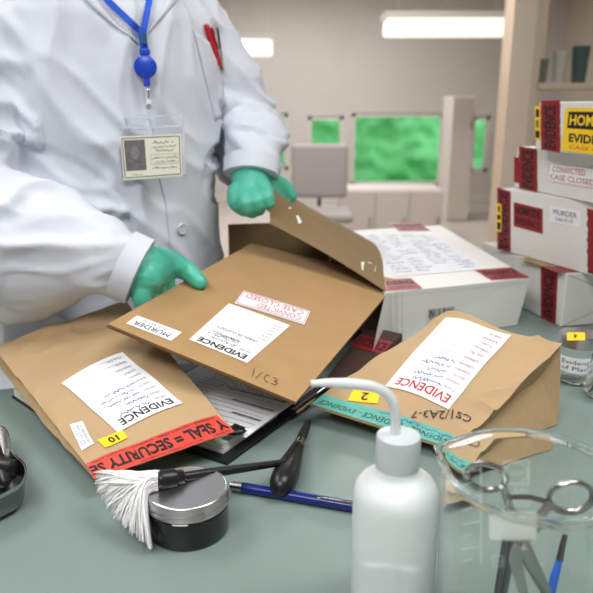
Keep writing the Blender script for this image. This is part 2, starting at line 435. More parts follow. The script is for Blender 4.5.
# a dark office chair seen behind the flap
c0 = PY(320, 240, 5.2); t = thing('office_chair', 'dark grey office chair standing before the low cabinet', 'chair', (c0.x, 5.2, 0))
m = MB(); m.box((c0.x, 5.2, .45), (.48, .46, .07)); m.build('seat', mat('grey fabric', (166, 158, 158), .9), t, bevel=.03)
m = MB(); m.box((c0.x, 5.42, .76), (.44, .06, .42)); m.build('backrest', MATS['grey fabric'], t, bevel=.03)
m = MB(); m.tube([(c0.x, 5.2, .42), (c0.x, 5.2, .08)], .03, 10); m.tube([(c0.x, 5.25, .42), (c0.x, 5.46, .46), (c0.x, 5.46, .7)], .015, 8); m.build('column', M_blackpl, t)
for k in range(5):
    a = k * 1.2566; m = MB(); m.tube([(c0.x, 5.2, .1), (c0.x + .28 * math.cos(a), 5.2 + .28 * math.sin(a), .05)], .018, 8); m.ball((c0.x + .28 * math.cos(a), 5.2 + .28 * math.sin(a), .03), .03, 6); m.build('leg', M_blackpl, t)
# column and shelf with bottles at the right
pa = PY(508, 0, 5.0)
b = MB(); b.box((pa.x + .13, 5.0, ZC / 2), (.22, .25, ZC)); struct('trim_1', b, mat('peach column paint', (190, 170, 150), .9))
ys = 3.0; sA = PY(525, 84, ys); sB = PY(610, 84, ys)
t = thing('wall_shelf', 'grey shelf unit at the far right above the stacked boxes', 'shelf', ((sA.x + sB.x) / 2, ys, 0))
b = MB(); b.box(((sA.x + sB.x) / 2 + .1, ys, sA.z - .012), (sB.x - sA.x + .2, .3, .024)); b.build('shelf', M_wallb, t)
b = MB(); b.box(((sA.x + sB.x) / 2 + .1, ys, sA.z - .6), (sB.x - sA.x + .2, .3, .024)); b.build('shelf', M_wallb, t)
for sx in (sA.x - .01, sB.x + .22):
    b = MB(); b.box((sx, ys, 1.0), (.03, .3, 2.0)); b.build('upright', M_wallb, t)
for (q, w, hh, mm, lb) in ((541, .045, .10, mat('sage plastic', (120, 130, 112), .6), 'sage green storage tub on the far shelf, leftmost of its row'),
                       (558, .06, .13, mat('pale grey plastic', (190, 192, 186), .6), 'pale grey storage tub in the middle of the far shelf'),
                       (578, .07, .15, mat('dark teal plastic', (66, 88, 88), .6), 'dark teal storage tub at the right of the far shelf')):
    x = PY(q, 80, ys).x; b = MB(); b.lathe((x, ys, sA.z), [(w * .4, 0), (w * .5, hh * .8), (w * .52, hh * .82), (w * .52, hh), (w * .3, hh)], 20)
    tag(b.build('storage_tub', mm, smooth=True), lb, 'tub')
b = MB(); b.box((PY(565, -20, 4.6).x + .05, 4.6, ZC - .26), (.55, .34, .5)); tag(b.build('wall_unit', mat('slate paint', (104, 104, 118), .7), bevel=.01), 'slate grey box unit hanging under the ceiling at the upper right', 'unit')
# ceiling light panels over the bench (real luminaires) + their lamps
def area(name, loc, sx, sy, power, rot=(0, 0, 0), col=(1, 1, 1)):
    l = bpy.data.lights.new(name, 'AREA'); l.shape = 'RECTANGLE'; l.size = sx; l.size_y = sy; l.energy = power; l.color = col
    o = bpy.data.objects.new(name, l); COL.objects.link(o); o.location = loc; o.rotation_euler = rot; return o
def panel(x, y, sx, sy, power, label):
    t = thing('ceiling_light', label, 'lamp', (x, y, ZC - .03))
    m = MB(); m.box((x, y, ZC - .02), (sx + .06, sy + .06, .038)); m.build('frame', M_frame, t)
    m = MB(); m.box((x, y, ZC - .042), (sx, sy, .006)); m.build('diffuser', M_lampb, t)
    a = area('ceiling_lamp', (x, y, ZC - .06), sx, sy, power)
panel(-.55, -.75, 1.2, .9, 34, 'square ceiling light panel above and behind the viewer')
panel(.9, .5, 1.2, .6, 20, 'ceiling light panel above the stacked boxes')
panel(-1.3, 1.0, .6, 1.2, 15, 'ceiling light panel above the person')
panel(0, 4.6, 2.4, .6, 50, 'ceiling light panel in the middle of the far room')
panel(0, 7.4, 2.4, .6, 56, 'ceiling light panel nearest the green windows')

# ================================================================== BENCH
t = thing('lab_bench', 'grey green laboratory bench the evidence lies on', 'table', (0, .6, 0))
poly = [(-1.35, .05), (1.35, .05), (1.35, 1.78), (-.06, 1.70), (-.11, .945), (-.37, .835), (-1.35, .62)]
b = MB(); n = len(poly)
b.add([(x, y, TT - .035) for x, y in poly] + [(x, y, TT) for x, y in poly],
      [tuple(range(n - 1, -1, -1)), tuple(range(n, 2 * n))] + [(i, (i + 1) % n, n + (i + 1) % n, n + i) for i in range(n)])
b.build('tabletop', M_bench, t, bevel=.003)
for (x, y) in ((-1.25, .14), (1.25, .14), (1.25, 1.68), (.03, 1.62), (-1.25, .52)):
    b = MB(); b.box((x, y, (TT - .035) / 2), (.06, .06, TT - .035)); b.build('leg', M_benchb, t)

# ================================================================== LEFT BAG + BINDER
bA = P(227, 466, 0); dirb = (P(332, 390, 0) - bA).normalized(); perp = V((-dirb.y, dirb.x, 0))
BW, BL_ = .20, .25
t = thing('ring_binder', 'open black ring binder holding a thick pad of pages, under the left paper bag', 'binder', bA)
def slabq(mb, p, d, q, l, w, z0, z1, mi=0):
    c = [p, p + d * l, p + d * l + q * w, p + q * w]
    mb.hexa([V((k.x, k.y, TT + z0)) for k in c], [V((k.x, k.y, TT + z1)) for k in c], mi)
b = MB(); slabq(b, bA, dirb, perp, BL_, BW, .0005, .004); b.build('cover', M_blackcov, t, bevel=.001)
pp = bA + dirb * .012 + perp * .014
for k in range(5):
    b = MB(); slabq(b, pp + dirb * rnd.uniform(-.001, .001) + perp * rnd.uniform(-.001, .001), dirb, perp, .105, .172, .0045 + k * .0022, .0066 + k * .0022)
    b.build('page_block', [M_paperg, M_paper][k % 2], t)
e1 = bA + dirb * .128
b = MB()
q0 = e1 + perp * -.002 + V((0, 0, .009)); q1 = e1 + dirb * .115 + perp * -.002 + V((0, 0, .009))
b.tube([q0, q1], (.0055, .003), 10); b.build('clip_rail', M_chrome, t, smooth=True)
# printed forms clipped on top
t = thing('printed_form', 'white form with grey printed lines and a sketch clipped in the black binder', 'paper', pp)
zf = .0185
fA = P(246, 437, zf); fB = P(318, 384, zf); d_ = (fB - fA).normalized(); q_ = V((-d_.y, d_.x, 0))
fc = [fA, fA + d_ * .17, fA + d_ * .17 + q_ * .17, fA + q_ * .17]
Ff = quad(fc[0] + V((0, 0, .0)), fc[1] + V((0, 0, .0)), fc[2], fc[3])
Ff2 = lambda u, v: Ff(u, v) + V((0, 0, .003 * math.sin(u * 5) * math.sin(v * 3)))
b = MB(); b.slab(Ff2, lambda u, v: Ff2(u, v) - V((0, 0, .0012)), 12, 12); b.build('sheet', M_paper, t)
d = Decal(21, 17)
for i in range(17):
    d.line(M_inkg, .8, 16.2 - i * .95, 20, 16.2 - i * .95, .07)
    if i % 3 == 0: d.rect(M_inkg, .8, 16.2 - i * .95 - .5, rnd.uniform(5, 12), 16.2 - i * .95 - .15)
    d.text(M_ink, ['Investigating officer', 'Scene examined', 'Description', 'Remarks'][i % 4], 12.5, 16.3 - i * .95, 16.5, 16.8 - i * .95)
for k in range(6): d.scrib(M_ink, .8, 1 + k * 1.1, 8 + k, 1.2, 50 + k, .09)
d.build('form_print', Ff2, None, t, uv=[(1, 0), (1, 1), (0, 1), (0, 0)][:4], off=.0004)
b = MB(); cc = P(235, 431, .024)
b.ball(cc, (.012, .007, .004), 8); b.tube([cc + V((-.008, 0, 0)), cc + V((0, .006, .004)), cc + V((.01, .004, 0))], .0022, 8)
tag(b.build('binder_clip', M_blackpl, smooth=True), 'small black clip on the white form beside the red tape', 'clip')

# left bag
nA = P(12, 398, 0); nd = (P(33, 412, 0) - nA).normalized(); nq = V((-nd.y, nd.x, 0))
t = thing('notepad', 'small pale green notepad with a black cover peeping out under the left paper bag', 'notepad', nA)
b = MB(); slabq(b, nA, nd, nq, .12, .035, .0005, .003); b.build('cover', M_blackcov, t)
b = MB(); slabq(b, nA + nd * .003 + nq * .002, nd, nq, .114, .032, .0032, .012); b.build('page_block', M_paperg, t)
def lmask(u, v, cu, cv, ru, rv): return max(0, min(1, (math.hypot((u - cu) / ru, (v - cv) / rv) - 1) * 4))
zBL, zBR, zTR, zTL = .022, .034, .10, .055
cs = [P(95, 477, zBL), P(233, 430, zBR), P(125, 301, zTR), P(-6, 348, zTL)]
Fb0 = quad(*cs)
def FbL(u, v):
    w = 16 * u * (1 - u) * v * (1 - v)
    p = Fb0(u, v)
    return p + V((0, 0, .010 * w * (1 if 0 <= u <= 1 and 0 <= v <= 1 else 0) + .0015 * noise.noise(V((u * 8, v * 13, 1))) * lmask(u, v, .56, .42, .46, .36) + .0055 * noise.noise(V((u * 2.6, v * 4.5, 3.1))) * min(1, max(0, v * 5)) + .0030 * lmask(u, v, .56, .42, .46, .36) * crease((u, v * 1.7), 3.0, 2) * min(1, max(0, v * 5))))
def FbLb(u, v):
    p = FbL(u, v); th = .003 + .016 * min(1, v * 2.2)
    return V((p.x, p.y, max(p.z - th, TT + .0195 if 0 else p.z - th)))
t = thing('paper_evidence_bag', 'brown paper evidence bag sealed with red tape at the left', 'paper bag', P(120, 420, 0))
def gus(a, c, u, v):
    m = (a + c) / 2; ctr = Fb0(.5, .5); k = .008 * min(1, v * 3)
    dd = (ctr - m); dd.z = 0; return m + dd.normalized() * k
b = MB(); b.slab(FbL, FbLb, 56, 80, mid=gus); b.build('bag_body', M_kraft, t, smooth=True, angle=50)
# folded side gusset sticking out under the left edge
g0, g1, g2, g3 = P(2, 366, .035), P(30, 405, .026), P(12, 393, .02), P(-6, 362, .03)
d = evidence_form(M_ink, 4, 10)
d.build('evidence_label', FbL, [(122.5, 353), (62, 384), (117.5, 433), (182.5, 404)], t, off=.0014, label='white form label with the word EVIDENCE')
d = Decal(3, 1); d.rect(M_yel); d.text(M_ink, '10', .9, .2, 2.1, .85, bold=.03)
d.build('number_sticker', FbL, [(122.5, 430.5), (97, 441), (105.6, 448.6), (128, 438.5)], t, off=.0012, label='yellow sticker numbered 10')
d = Decal(3, 1.2); d.rect(M_paper); d.text(M_inkg, 'CSI LABORATORY', .2, .75, 2.8, 1.0); d.text(M_ink, '437-2 EV-10', .3, .45, 2.6, .65); d.text(M_inkg, 'SECURITY UNIT', .4, .15, 2.7, .35)
d.build('case_label', FbL, [(70, 425), (82, 451), (94, 444.5), (83, 421.6)], t, label='small white printed label')
d = Decal(14, 3); d.rough(M_red, amp=.004)
d.text(M_ink, 'Y SEAL = SECURITY SE', .05, .75, 13.9, 2.35, bold=.035)
d.text(M_ink, 'EVIDENCE - DO NOT OPEN - EVIDENCE - DO NOT OPEN', .6, .2, 13.5, .45); d.text(M_ink, 'EVIDENCE - DO NOT OPEN - EVIDENCE', .4, 2.6, 9.5, 2.82)
d.build('security_tape', FbL, [(217, 415.5), (85.5, 464.5), (94, 480), (234.5, 432)], t, off=.0009, label='red tape reading SECURITY SEAL')

# ================================================================== BROWN FOLDER held over the bag
zP, zL = .058, .118
pB, pL = P(296, 402, zP), P(108, 324, zL)
e2 = V((.432, 1.056, .075)).normalized()
LF = .44
Ffo = quad(pB, pB + e2 * LF, pL + e2 * (LF * .86), pL)
t = thing('cardboard_folder', 'flat brown cardboard folder labelled CONVICTED held by the gloved right hand', 'folder', P(230, 330, 0))
ntop = (pB - pL).cross(e2).normalized()
if ntop.z < 0: ntop = -ntop
def FfoT(u, v): return Ffo(u, v) + V((0, 0, .003 * math.sin(u * 3.0) * math.sin(v * 3.1)))
b = MB(); b.slab(FfoT, lambda u, v: FfoT(u, v) - ntop * .0035, 24, 24, 0, 1); b.build('folder_board', [M_card, M_cardedge], t)
b = MB(); b.slab(lambda u, v: FfoT(.01 + u * .93, .03 + v * .985) - ntop * .0045, lambda u, v: FfoT(.01 + u * .93, .03 + v * .985) - ntop * .0075, 12, 12, 0, 1); b.build('back_board', [M_cardin, M_cardedge], t)
d = Decal(4.2, 1.6); d.rect(M_paper); d.text(M_ink, 'MURDER', .5, .75, 3.8, 1.35, bold=.0); d.text(M_inkg, 'CASE 427-7F', .9, .25, 3.4, .55)
d.build('case_label', FfoT, [(182, 333), (137, 316), (126, 324), (171, 341.5)], t, label='white label reading MURDER')
chain_form(31).build('evidence_label', FfoT, [(290, 326), (229, 304), (189, 340), (247, 363.5)], t, label='white printed label headed EVIDENCE')
d = Decal(6.5, 1.6); d.rect(M_paper); d.frame(M_inkr, .12, .12, 6.38, 1.48, .05); d.text(M_inkr, 'CONVICTED', .5, .85, 4.6, 1.35); d.text(M_inkr, 'CASE CLOSED', .5, .22, 6.0, .72)
d.build('verdict_label', FfoT, [(310, 312), (243.5, 291.5), (234.5, 304), (304, 325.5)], t, off=.0012, label='white label reading CONVICTED CASE CLOSED in red')
d = Decal(3, 1)
d.stroke(M_ink, [(0, 1), (.15, .2)], .05); d.stroke(M_ink, [(.5, .15), (.95, 1.0)], .05)
d.stroke(M_ink, [(1.75, .85), (1.4, .85), (1.25, .5), (1.5, .15), (1.8, .2)], .05); d.stroke(M_ink, [(2.1, .8), (2.5, .85), (2.6, .65), (2.3, .5), (2.7, .35), (2.6, .1), (2.1, .15)], .05)
d.build('handwriting', FfoT, [(250, 379), (279, 388), (282, 380), (254, 369)], t, label='handwritten black pen mark')

# ================================================================== OPEN WHITE BOX
NLt, NRt, FRt = P(385, 293, .086), P(530, 278, .083), P(440, 225, .106)
side = FRt - NRt
FLt = NLt + V((side.x * .9, side.y, side.z))
Ftop = quad(NLt, NRt, FRt, FLt)
NRb, NLb = P(517, 325, .001), V((NLt.x + .004, NLt.y + .012, TT + .001))
FRb = FRt + (NRb - NRt) * .6; FRb.z = TT + .014; FLb = FLt.copy(); FLb.z = TT + .014; NRb.z = TT + .001
t = thing('open_evidence_box', 'open white cardboard box with red tapes and a raised brown flap', 'box', P(450, 320, 0))
th = .003
def wallq(mb, a, b_, c, d, n_, mi=0, mo=1):     # panel from outside quad abcd, thickness inwards n_
    o = [a, b_, c, d]; i = [k + n_ for k in o]
    mb.add(o + i, [(0, 1, 2, 3)], mo); mb.add(o + i, [(7, 6, 5, 4)], mi); mb.add(o + i, [(0, 4, 5, 1), (1, 5, 6, 2), (2, 6, 7, 3), (3, 7, 4, 0)], mo)
def norm_(a, b_, c, to):
    n = (b_ - a).cross(c - a).normalized()
    return n if n.dot(to - a) > 0 else -n
ctr = (NLt + FRt + NRb + FLb) / 4
b = MB()
for q in ((NLt, NRt, FRt, FLt), (NLb, NRb, NRt, NLt), (NRb, FRb, FRt, NRt), (FLb, FRb, FRt, FLt), (NLb, NRb, FRb, FLb)):
    wallq(b, *q, norm_(q[0], q[1], q[2], ctr) * th)
b.build('box_body', [M_cardin, M_white], t)
# raised flap, hinge bending over the top panel
hp = [Ftop(*inv(Ftop, *k)) + V((0, 0, .002)) for k in ((385, 292.5), (383.5, 275), (382, 260), (378, 250), (372, 243.5), (355, 234), (334, 226))]
hc = catmull(hp, 4)
oN, oF = PY(270, 223.5, 1.03), PY(269, 185, 1.07)
def Fl(u, v):
    k = u * (len(hc) - 1); i = max(0, min(len(hc) - 2, int(k))); h = hc[i].lerp(hc[i + 1], k - i)
    return h.lerp(oN.lerp(oF, u), v) + V((0, 0, .004 * math.sin(v * math.pi)))
def Flb(u, v):
    return Fl(u, v) + V((.0004, .0028, .0004))
b = MB(); b.slab(Fl, Flb, 24, 20, 0, 1); b.f and b.build('top_flap', [M_cardin, M_cardedge], t)
for pts in (((296, 216), (299, 224), (302, 222), (298, 215)), ((361, 262), (362, 270), (375, 272), (376, 265), (369, 262)), ((364, 250), (369, 256), (371, 252)), ((288, 208), (291, 209), (291, 207))):
    vs = [Fl(*inv(Fl, *k)) for k in pts]; c_ = sum(vs, V((0, 0, 0))) / len(vs)
    vs = [k + (CAM - k).normalized() * .0012 for k in vs]
    mesh('torn_paper_spot', vs, [tuple(range(len(vs)))], M_paper, t)
# dust flap at the far side, bottom flap and the thin outer side flap
dl = PY(228, 224.5, FLt.y - .07); dn = dl.copy(); dn.z -= .085
q = (dl, V((FLt.x, FLt.y, dl.z - .004)), V((FLb.x, FLb.y, TT + .02)), dn)
b = MB(); wallq(b, q[0], q[1], q[2], q[3], V((.0, .003, 0)), 0, 1); b.build('dust_flap', [M_cardedge, M_cardin], t)
Fd = quad(q[3], q[2], q[1], q[0]); d = Decal(10, 3)
for i in range(40): d.line(M_cardedge, .12 + i * .25, 0.05, .12 + i * .25, 2.95, .03)
d.build('corrugation', Fd, None, t, uv=[(0, 0), (1, 0), (1, 1), (0, 1)], off=.0002)
b = MB(); bf = [NLb + V((-.004, .01, .002)), FLb + V((-.004, -.01, .0)), FLb + V((-.12, -.03, .035)), NLb + V((-.06, .05, .012))]
wallq(b, *bf, V((0, 0, .003))); b.build('bottom_flap', [M_cardin, M_cardin], t)
b = MB(); sf = [NLt + V((0, 0, -.004)), NLb + V((.0, 0, .018)), P(371, 361, .022), P(377, 330, .05)]
wallq(b, *sf, V((.0006, .0025, 0)), 0, 1); b.build('side_flap', [M_whited, M_white], t)
Ffr = quad(NLb, NRb, NRt, NLt)
d = Decal(30, 9)
for x in (.7, 1.1, 1.9, 2.3, 3.2): d.line(M_whited, x + .4, 0.1, x, 8.9, .08)
d.line(M_whited, .2, 8.2, 29.8, 8.2, .05)
d.build('score_lines', Ffr, None, t, uv=[(0, 0), (1, 0), (1, 1), (0, 1)], off=.0003)
d = Decal(6, 2.4); r = random.Random(5); x = .1
while x < 5.9:
    w = r.choice((.06, .12, .2)); d.rect(M_ink, x, .5, min(5.9, x + w), 2.3, layer=1, n=1); x += w + r.choice((.08, .14, .2))
d.text(M_ink, '8 412035 770194', .3, .05, 5.7, .4)
d.build('barcode', Ffr, [(428, 320), (455, 316.5), (455, 305.5), (428, 309)], t)
d = Decal(12, 12); d.rect(mat('white printed sheet', (222, 226, 232), .6), n=6)
r = random.Random(9)
for i in range(15):
    y = 11.2 - i * .75; d.line(M_inkg, .3, y - .1, 11.7, y - .1, .03)
    for kx in range(4): 
        if r.random() < .8: d.scrib(mat('slate ink', (98, 104, 128), .6), .4 + kx * 2.9, y, .4 + kx * 2.9 + r.uniform(1.2, 2.6), .36, 300 + i * 5 + kx, .07)
d.build('form_sheet', Ftop, [(392, 277), (489, 269), (433, 233), (362, 234)], t, label='large white form covered with small print')
for i, (q, s_) in enumerate((([(384, 292), (424, 289), (411, 278.5), (383, 279.5)], 'EVIDENCE'), ([(491, 280.5), (530, 278), (512, 267.5), (474, 270.5)], 'EVIDENCE'), ([(399, 231.5), (431, 231), (420, 223), (387, 223.5)], 'EVIDENCE'))):
    d = Decal(4, 2); d.rough(M_dred, amp=.03, seed=i); d.text(M_ink, s_, .4, .9, 3.7, 1.6, bold=.02); d.text(M_ink, 'SECURITY SEAL', .6, .3, 3.4, .65)
    d.build('red_tape', Ftop, q, t, off=.0009, label='dark red evidence tape')
# flat taped box underneath, board coloured dark for the shadow it lies in
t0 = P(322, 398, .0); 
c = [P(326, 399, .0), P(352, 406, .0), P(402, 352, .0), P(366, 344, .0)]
t = thing('flat_box', 'flat box in shadow-dark colour with a red tape lying under the brown folder', 'box', c[0])
b = MB(); b.hexa([k + V((0, 0, .0005)) for k in c], [V((k.x, k.y, TT + .03)) for k in c]); b.build('box_body', mat('shadowed brown board', (62, 44, 34), .7, var=.1), t, bevel=.002)
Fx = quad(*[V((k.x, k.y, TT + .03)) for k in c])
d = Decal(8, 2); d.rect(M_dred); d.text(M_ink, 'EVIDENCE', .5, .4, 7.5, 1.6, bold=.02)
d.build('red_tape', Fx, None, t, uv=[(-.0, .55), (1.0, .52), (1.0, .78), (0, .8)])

# ================================================================== STACK OF FOUR BOXES
def stack_box(label, pxTL, zb, h, ang, La, Lb, corner=None):
    """long face starts at the far-left corner and runs towards the viewer's right"""
    base = corner if corner is not None else P(pxTL[0], pxTL[1], zb)
    a = V((math.sin(ang), -math.cos(ang), 0)); c_ = V((math.cos(ang), math.sin(ang), 0))
    k = [base, base + a * La, base + a * La + c_ * Lb, base + c_ * Lb]
    k = [V((q.x, q.y, TT + zb)) for q in k]; kt = [V((q.x, q.y, TT + zb + h)) for q in k]
    t = thing('evidence_box', label, 'box', (k[0] + k[2]) / 2, 'white evidence boxes stacked at the right')
    t.location.z = TT + zb
    b = MB(); b.hexa(k, kt); b.build('box_body', M_white, t, bevel=.0015)
    # lid seam and folded flaps on the end face
    return t, quad(k[0], k[1], kt[1], kt[0]), quad(k[1], k[2], kt[2], kt[1]), quad(kt[0], kt[1], kt[2], kt[3])
A = math.radians
# bottom
cn = P(561, 327, .001)
ang4 = math.atan2(P(489, 291, .001).x - cn.x, P(489, 291, .001).y - cn.y)
a4 = V((-math.sin(ang4), -math.cos(ang4), 0))
L4 = .275; base4 = cn - a4 * L4
t, F4, E4, T4 = stack_box('white evidence box with a wide red tape, lowest of the stack', None, .001, .092, -ang4, L4, .26, base4)
d = Decal(3, 12); d.rect(M_dred); d.text(M_ink, 'EVIDENCE', .6, 1, 2.4, 11, bold=.03, rot=90)
d.build('red_tape', F4, [(541, 318), (556, 325), (558, 273), (541, 266)], t, off=.0006, label='dark red tape around the box')
d = Decal(3, 12); d.rect(M_dred); d.build('red_tape', T4, [(541, 266.5), (558, 273.5), (588, 272), (573, 266)], t, off=.0006)
d = Decal(10, 5); d.stroke(M_whited, [(0.1, 4.9), (3, 3.2), (3, 1.6), (.1, .1)], .08); d.line(M_whited, 3, 1.6, 10, 1.6, .06); d.stroke(M_whited, [(3, 3.2), (10, 3.2)], .06)
d.build('folded_end', E4, None, t, uv=[(0, 0), (1, 0), (1, 1), (0, 1)], off=.0003)
d = Decal(6, 1); d.rect(M_brtape); d.build('brown_tape', T4, [(519, 259), (545, 267), (557, 265), (531, 257)], t, off=.0005)
# third from top
t, F3, E3, T3 = stack_box('white evidence box labelled MURDER, second from the bottom of the stack', (497, 249), .094, .116, A(24), .29, .24)
d = Decal(3, 12); d.rect(M_dred); d.text(M_ink, 'EVIDENCE', .6, .5, 2.5, 11.5, bold=.03, rot=90)
d.build('red_tape', F3, [(497.5, 249), (511, 252), (511, 192), (497.5, 187)], t, label='dark red tape around the corner')
d = Decal(2, 6); d.rect(M_yel); d.rect(M_ink, .3, .4, 1.7, 2.0, layer=1, n=1); d.rect(M_ink, .3, 2.6, 1.7, 3.6, layer=1, n=1); d.rect(M_ink, .6, 4.2, 1.5, 5.5, layer=1, n=1)
d.build('yellow_label', F3, [(497.2, 231), (502, 232), (502, 204), (497.2, 203)], t, off=.0014, label='yellow label with black blocks')
d = Decal(6, 4.5); d.rect(M_dred); d.text(M_ink, 'HOMICIDE', .5, 2.5, 5.6, 4.0, bold=.03); d.text(M_ink, 'EVIDENCE', .5, .6, 5.5, 1.9, bold=.02)
d.build('homicide_label', F3, [(514, 226), (543, 234), (543, 209), (514, 202)], t, label='dark red label reading HOMICIDE EVIDENCE')
d = Decal(6, 3); d.rect(M_paper); d.text(M_ink, 'MURDER', .8, 1.5, 5.3, 2.5); d.text(M_ink, 'CASE 427-7F', 1.2, .5, 4.6, 1.1)
d.build('case_label', F3, [(550, 221.5), (581, 228), (581, 211), (550, 205.5)], t, label='white label reading MURDER')
d = Decal(2, 12); d.rough(M_dred, amp=.12); d.build('red_tape', F3, [(587, 272), (600, 277), (600, 212), (587, 208)], t, label='dark red torn tape')
# second
t, F2, E2, T2 = stack_box('white evidence box labelled CONVICTED CASE CLOSED, second from the top', (514, 187), .211, .075, A(14), .27, .23)
d = Decal(3, 10); d.rough(M_dred, amp=.04); d.text(M_ink, 'EVIDENCE', .6, .6, 2.4, 9.4, bold=.03, rot=90)
d.build('red_tape', F2, [(519, 188), (538, 193), (538, 149), (519, 146)], t, label='dark red tape reading EVIDENCE')
d = Decal(2, 4); d.rect(M_dred); d.build('red_tape', F2, [(514.5, 182), (519.5, 183), (519.5, 158), (514.5, 157)], t)
d = Decal(9, 4); d.rect(M_paper); d.frame(M_inkr, .2, .2, 8.8, 3.8, .07); d.text(M_inkr, 'CONVICTED', .9, 2.2, 6.8, 3.4); d.text(M_inkr, 'CASE CLOSED', .6, .6, 8.3, 1.7)
d.build('verdict_label', F2, [(547, 181), (600, 190), (600, 168), (549, 162.5)], t, label='white label reading CONVICTED CASE CLOSED in red')
# top
t, F1, E1, T1 = stack_box('white evidence box with a yellow HOMICIDE EVIDENCE label, top of the stack', (535, 149), .287, .078, A(11), .25, .22)
d = Decal(3, 10); d.rough(M_dred, amp=.04); d.text(M_ink, 'EVIDENCE', .6, .5, 2.4, 9.0, bold=.03, rot=90)
d.build('red_tape', F1, [(541, 149.5), (561, 153), (561, 100), (541, 101)], t, label='dark red tape reading EVIDENCE')
d = Decal(2, 6); d.rect(M_yel); d.rect(M_ink, .3, .3, 1.7, 1.6, layer=1, n=1); d.text(M_ink, 'E', .5, 2.2, 1.5, 3.4, bold=.04); d.rect(M_ink, .4, 4.0, 1.6, 5.4, layer=1, n=1)
d.build('yellow_label', F1, [(535.5, 139), (541, 140), (541, 106), (535.5, 106)], t, off=.0012, label='yellow label with black blocks')
d = Decal(9, 6); d.rect(M_yel); d.rect(M_ink, .6, 3.2, 8.6, 5.5, layer=1, n=2); d.text(M_yel, 'HOMICIDE', .9, 3.6, 8.3, 5.1, bold=.03, layer=2); d.text(M_ink, 'EVIDENCE', 1.0, 1.3, 8.0, 2.5, bold=.03)
d.text(M_inkr, 'CASE 427', 1.2, .4, 6, .9)
d.build('homicide_label', F1, [(561.5, 150), (632, 160), (632, 108), (566, 108)], t, label='yellow label reading HOMICIDE EVIDENCE')

# ================================================================== RIGHT BAG
nl, nr, fr, fl = P(310, 404, .024), P(454, 449, .016), P(562, 347, .096), P(448, 311, .098)
Fr0 = quad(nl, nr, fr, fl)
_q = [inv(Fr0, *k) for k in ((511.5, 336), (446, 318.5), (385.5, 387), (449, 410))]
LR = (sum(k[0] for k in _q) / 4, sum(k[1] for k in _q) / 4, .40, .50)
def FbR(u, v):
    w = 16 * u * (1 - u) * v * (1 - v) if 0 <= u <= 1 and 0 <= v <= 1 else 0
    return Fr0(u, v) + V((0, 0, .012 * w * (1 - .5 * v) + .0022 * noise.noise(V((u * 8, v * 10, 1))) * lmask(u, v, *LR) * min(1, max(0, v * 5)) + .006 * noise.noise(V((u * 2.4, v * 3.2, 9))) * min(1, max(0, v * 4)) + .0042 * lmask(u, v, *LR) * crease((u, v * 1.3), 3.0, 5) * min(1, max(0, v * 5))))
frb = P(558, 424, .0015); flb = V((fl.x, fl.y, TT + .0015))
G0 = quad(nl, nr, frb, flb)
def GbR(u, v):
    p = G0(u, v); tp = FbR(u, v).z; k = max(0, v) ** .5
    return V((p.x, p.y, max(TT + .0012, (tp - .003) * (1 - min(1, v * 3.2)) + (TT + .0012) * min(1, v * 3.2))))
t = thing('paper_evidence_bag', 'brown paper evidence bag sealed with teal tape, beside the open white box', 'paper bag', P(450, 400, 0))
def gus2(a, c, u, v):
    m = (a + c) / 2; dd = Fr0(.5, .5) - m; dd.z = 0; k = .022 * v * (1 if (u in (0, 1)) else 0)
    if v > .99 and 0 < u < 1: k = -.002
    return m + dd.normalized() * (k + .006 * v * noise.noise(m * 30)) + V((0, 0, .01 * v))
b = MB(); b.slab(FbR, GbR, 64, 72, mid=gus2); b.build('bag_body', M_kraft, t, smooth=True, angle=35)
evidence_form(M_inkr, 12, 11, W=6.4).build('evidence_label', FbR, [(511.5, 336), (446, 318.5), (385.5, 387), (449, 410)], t, off=.0014, label='white form label with EVIDENCE in red')
d = Decal(3, 1.4); d.rect(M_yel); d.text(M_ink, '2', 1.1, .25, 1.9, 1.2, bold=.02)
d.build('number_sticker', FbR, [(381, 392), (353.7, 389.5), (348, 401), (378, 404)], t, off=.0012, label='yellow sticker numbered 2')
d = Decal(8, 1); d.text(M_ink, 'CS1/2A3-7', 0, .1, 8, .9)
d.build('handwriting', FbR, [(472, 415), (412, 411), (411, 419), (470, 424)], t, label='handwritten case number')
d = Decal(16, 2); d.rough(M_teal, amp=.01); d.text(M_ink, 'EVIDENCE - EVIDENCE - EVIDENCE', .6, .9, 15.4, 1.6); d.scrib(M_inkb, 1, .3, 9, .5, 77, .07)
d.build('teal_tape', FbR, None, t, uv=[(1, .085), (0, .085), (0, .0), (1, .0)], off=.0009, label='teal sealing tape with black lettering')

# ================================================================== JARS
def jar_black():
    c = P(189, 553, 0); R = .0355; c = V((P(189, 553, 0).x, P(189, 553, 0).y + R, TT)); c.x = (189 - 296.5) / FPX * ((c - CAM).dot(FW) - .0)
    t = thing('powder_jar', 'round black powder jar with a silver screw lid under the white brush', 'jar', c)
    b = MB(); b.lathe(c, [(.033, .0003), (.0348, .001), (R, .004), (R, .0255), (.0335, .0275), (.0335, .029)], 48)
    b.build('jar_body', mat('black glass', (9, 11, 12), .08, coat=.5), t, smooth=True)
    b = MB(); b.lathe(c, [(R - .0012, .0272), (R + .0002, .0275), (R + .0007, .029), (R - .0006, .031), (R - .0006, .032), (R + .0007, .0335), (R - .0004, .0352), (R, .0400), (R - .0008, .0410), (R - .0022, .0412), (R - .0026, .0405), (0.0005, .0405)], 64)
    b.build('screw_lid', M_alu, t, smooth=True, angle=50)
    return c
jc = jar_black()
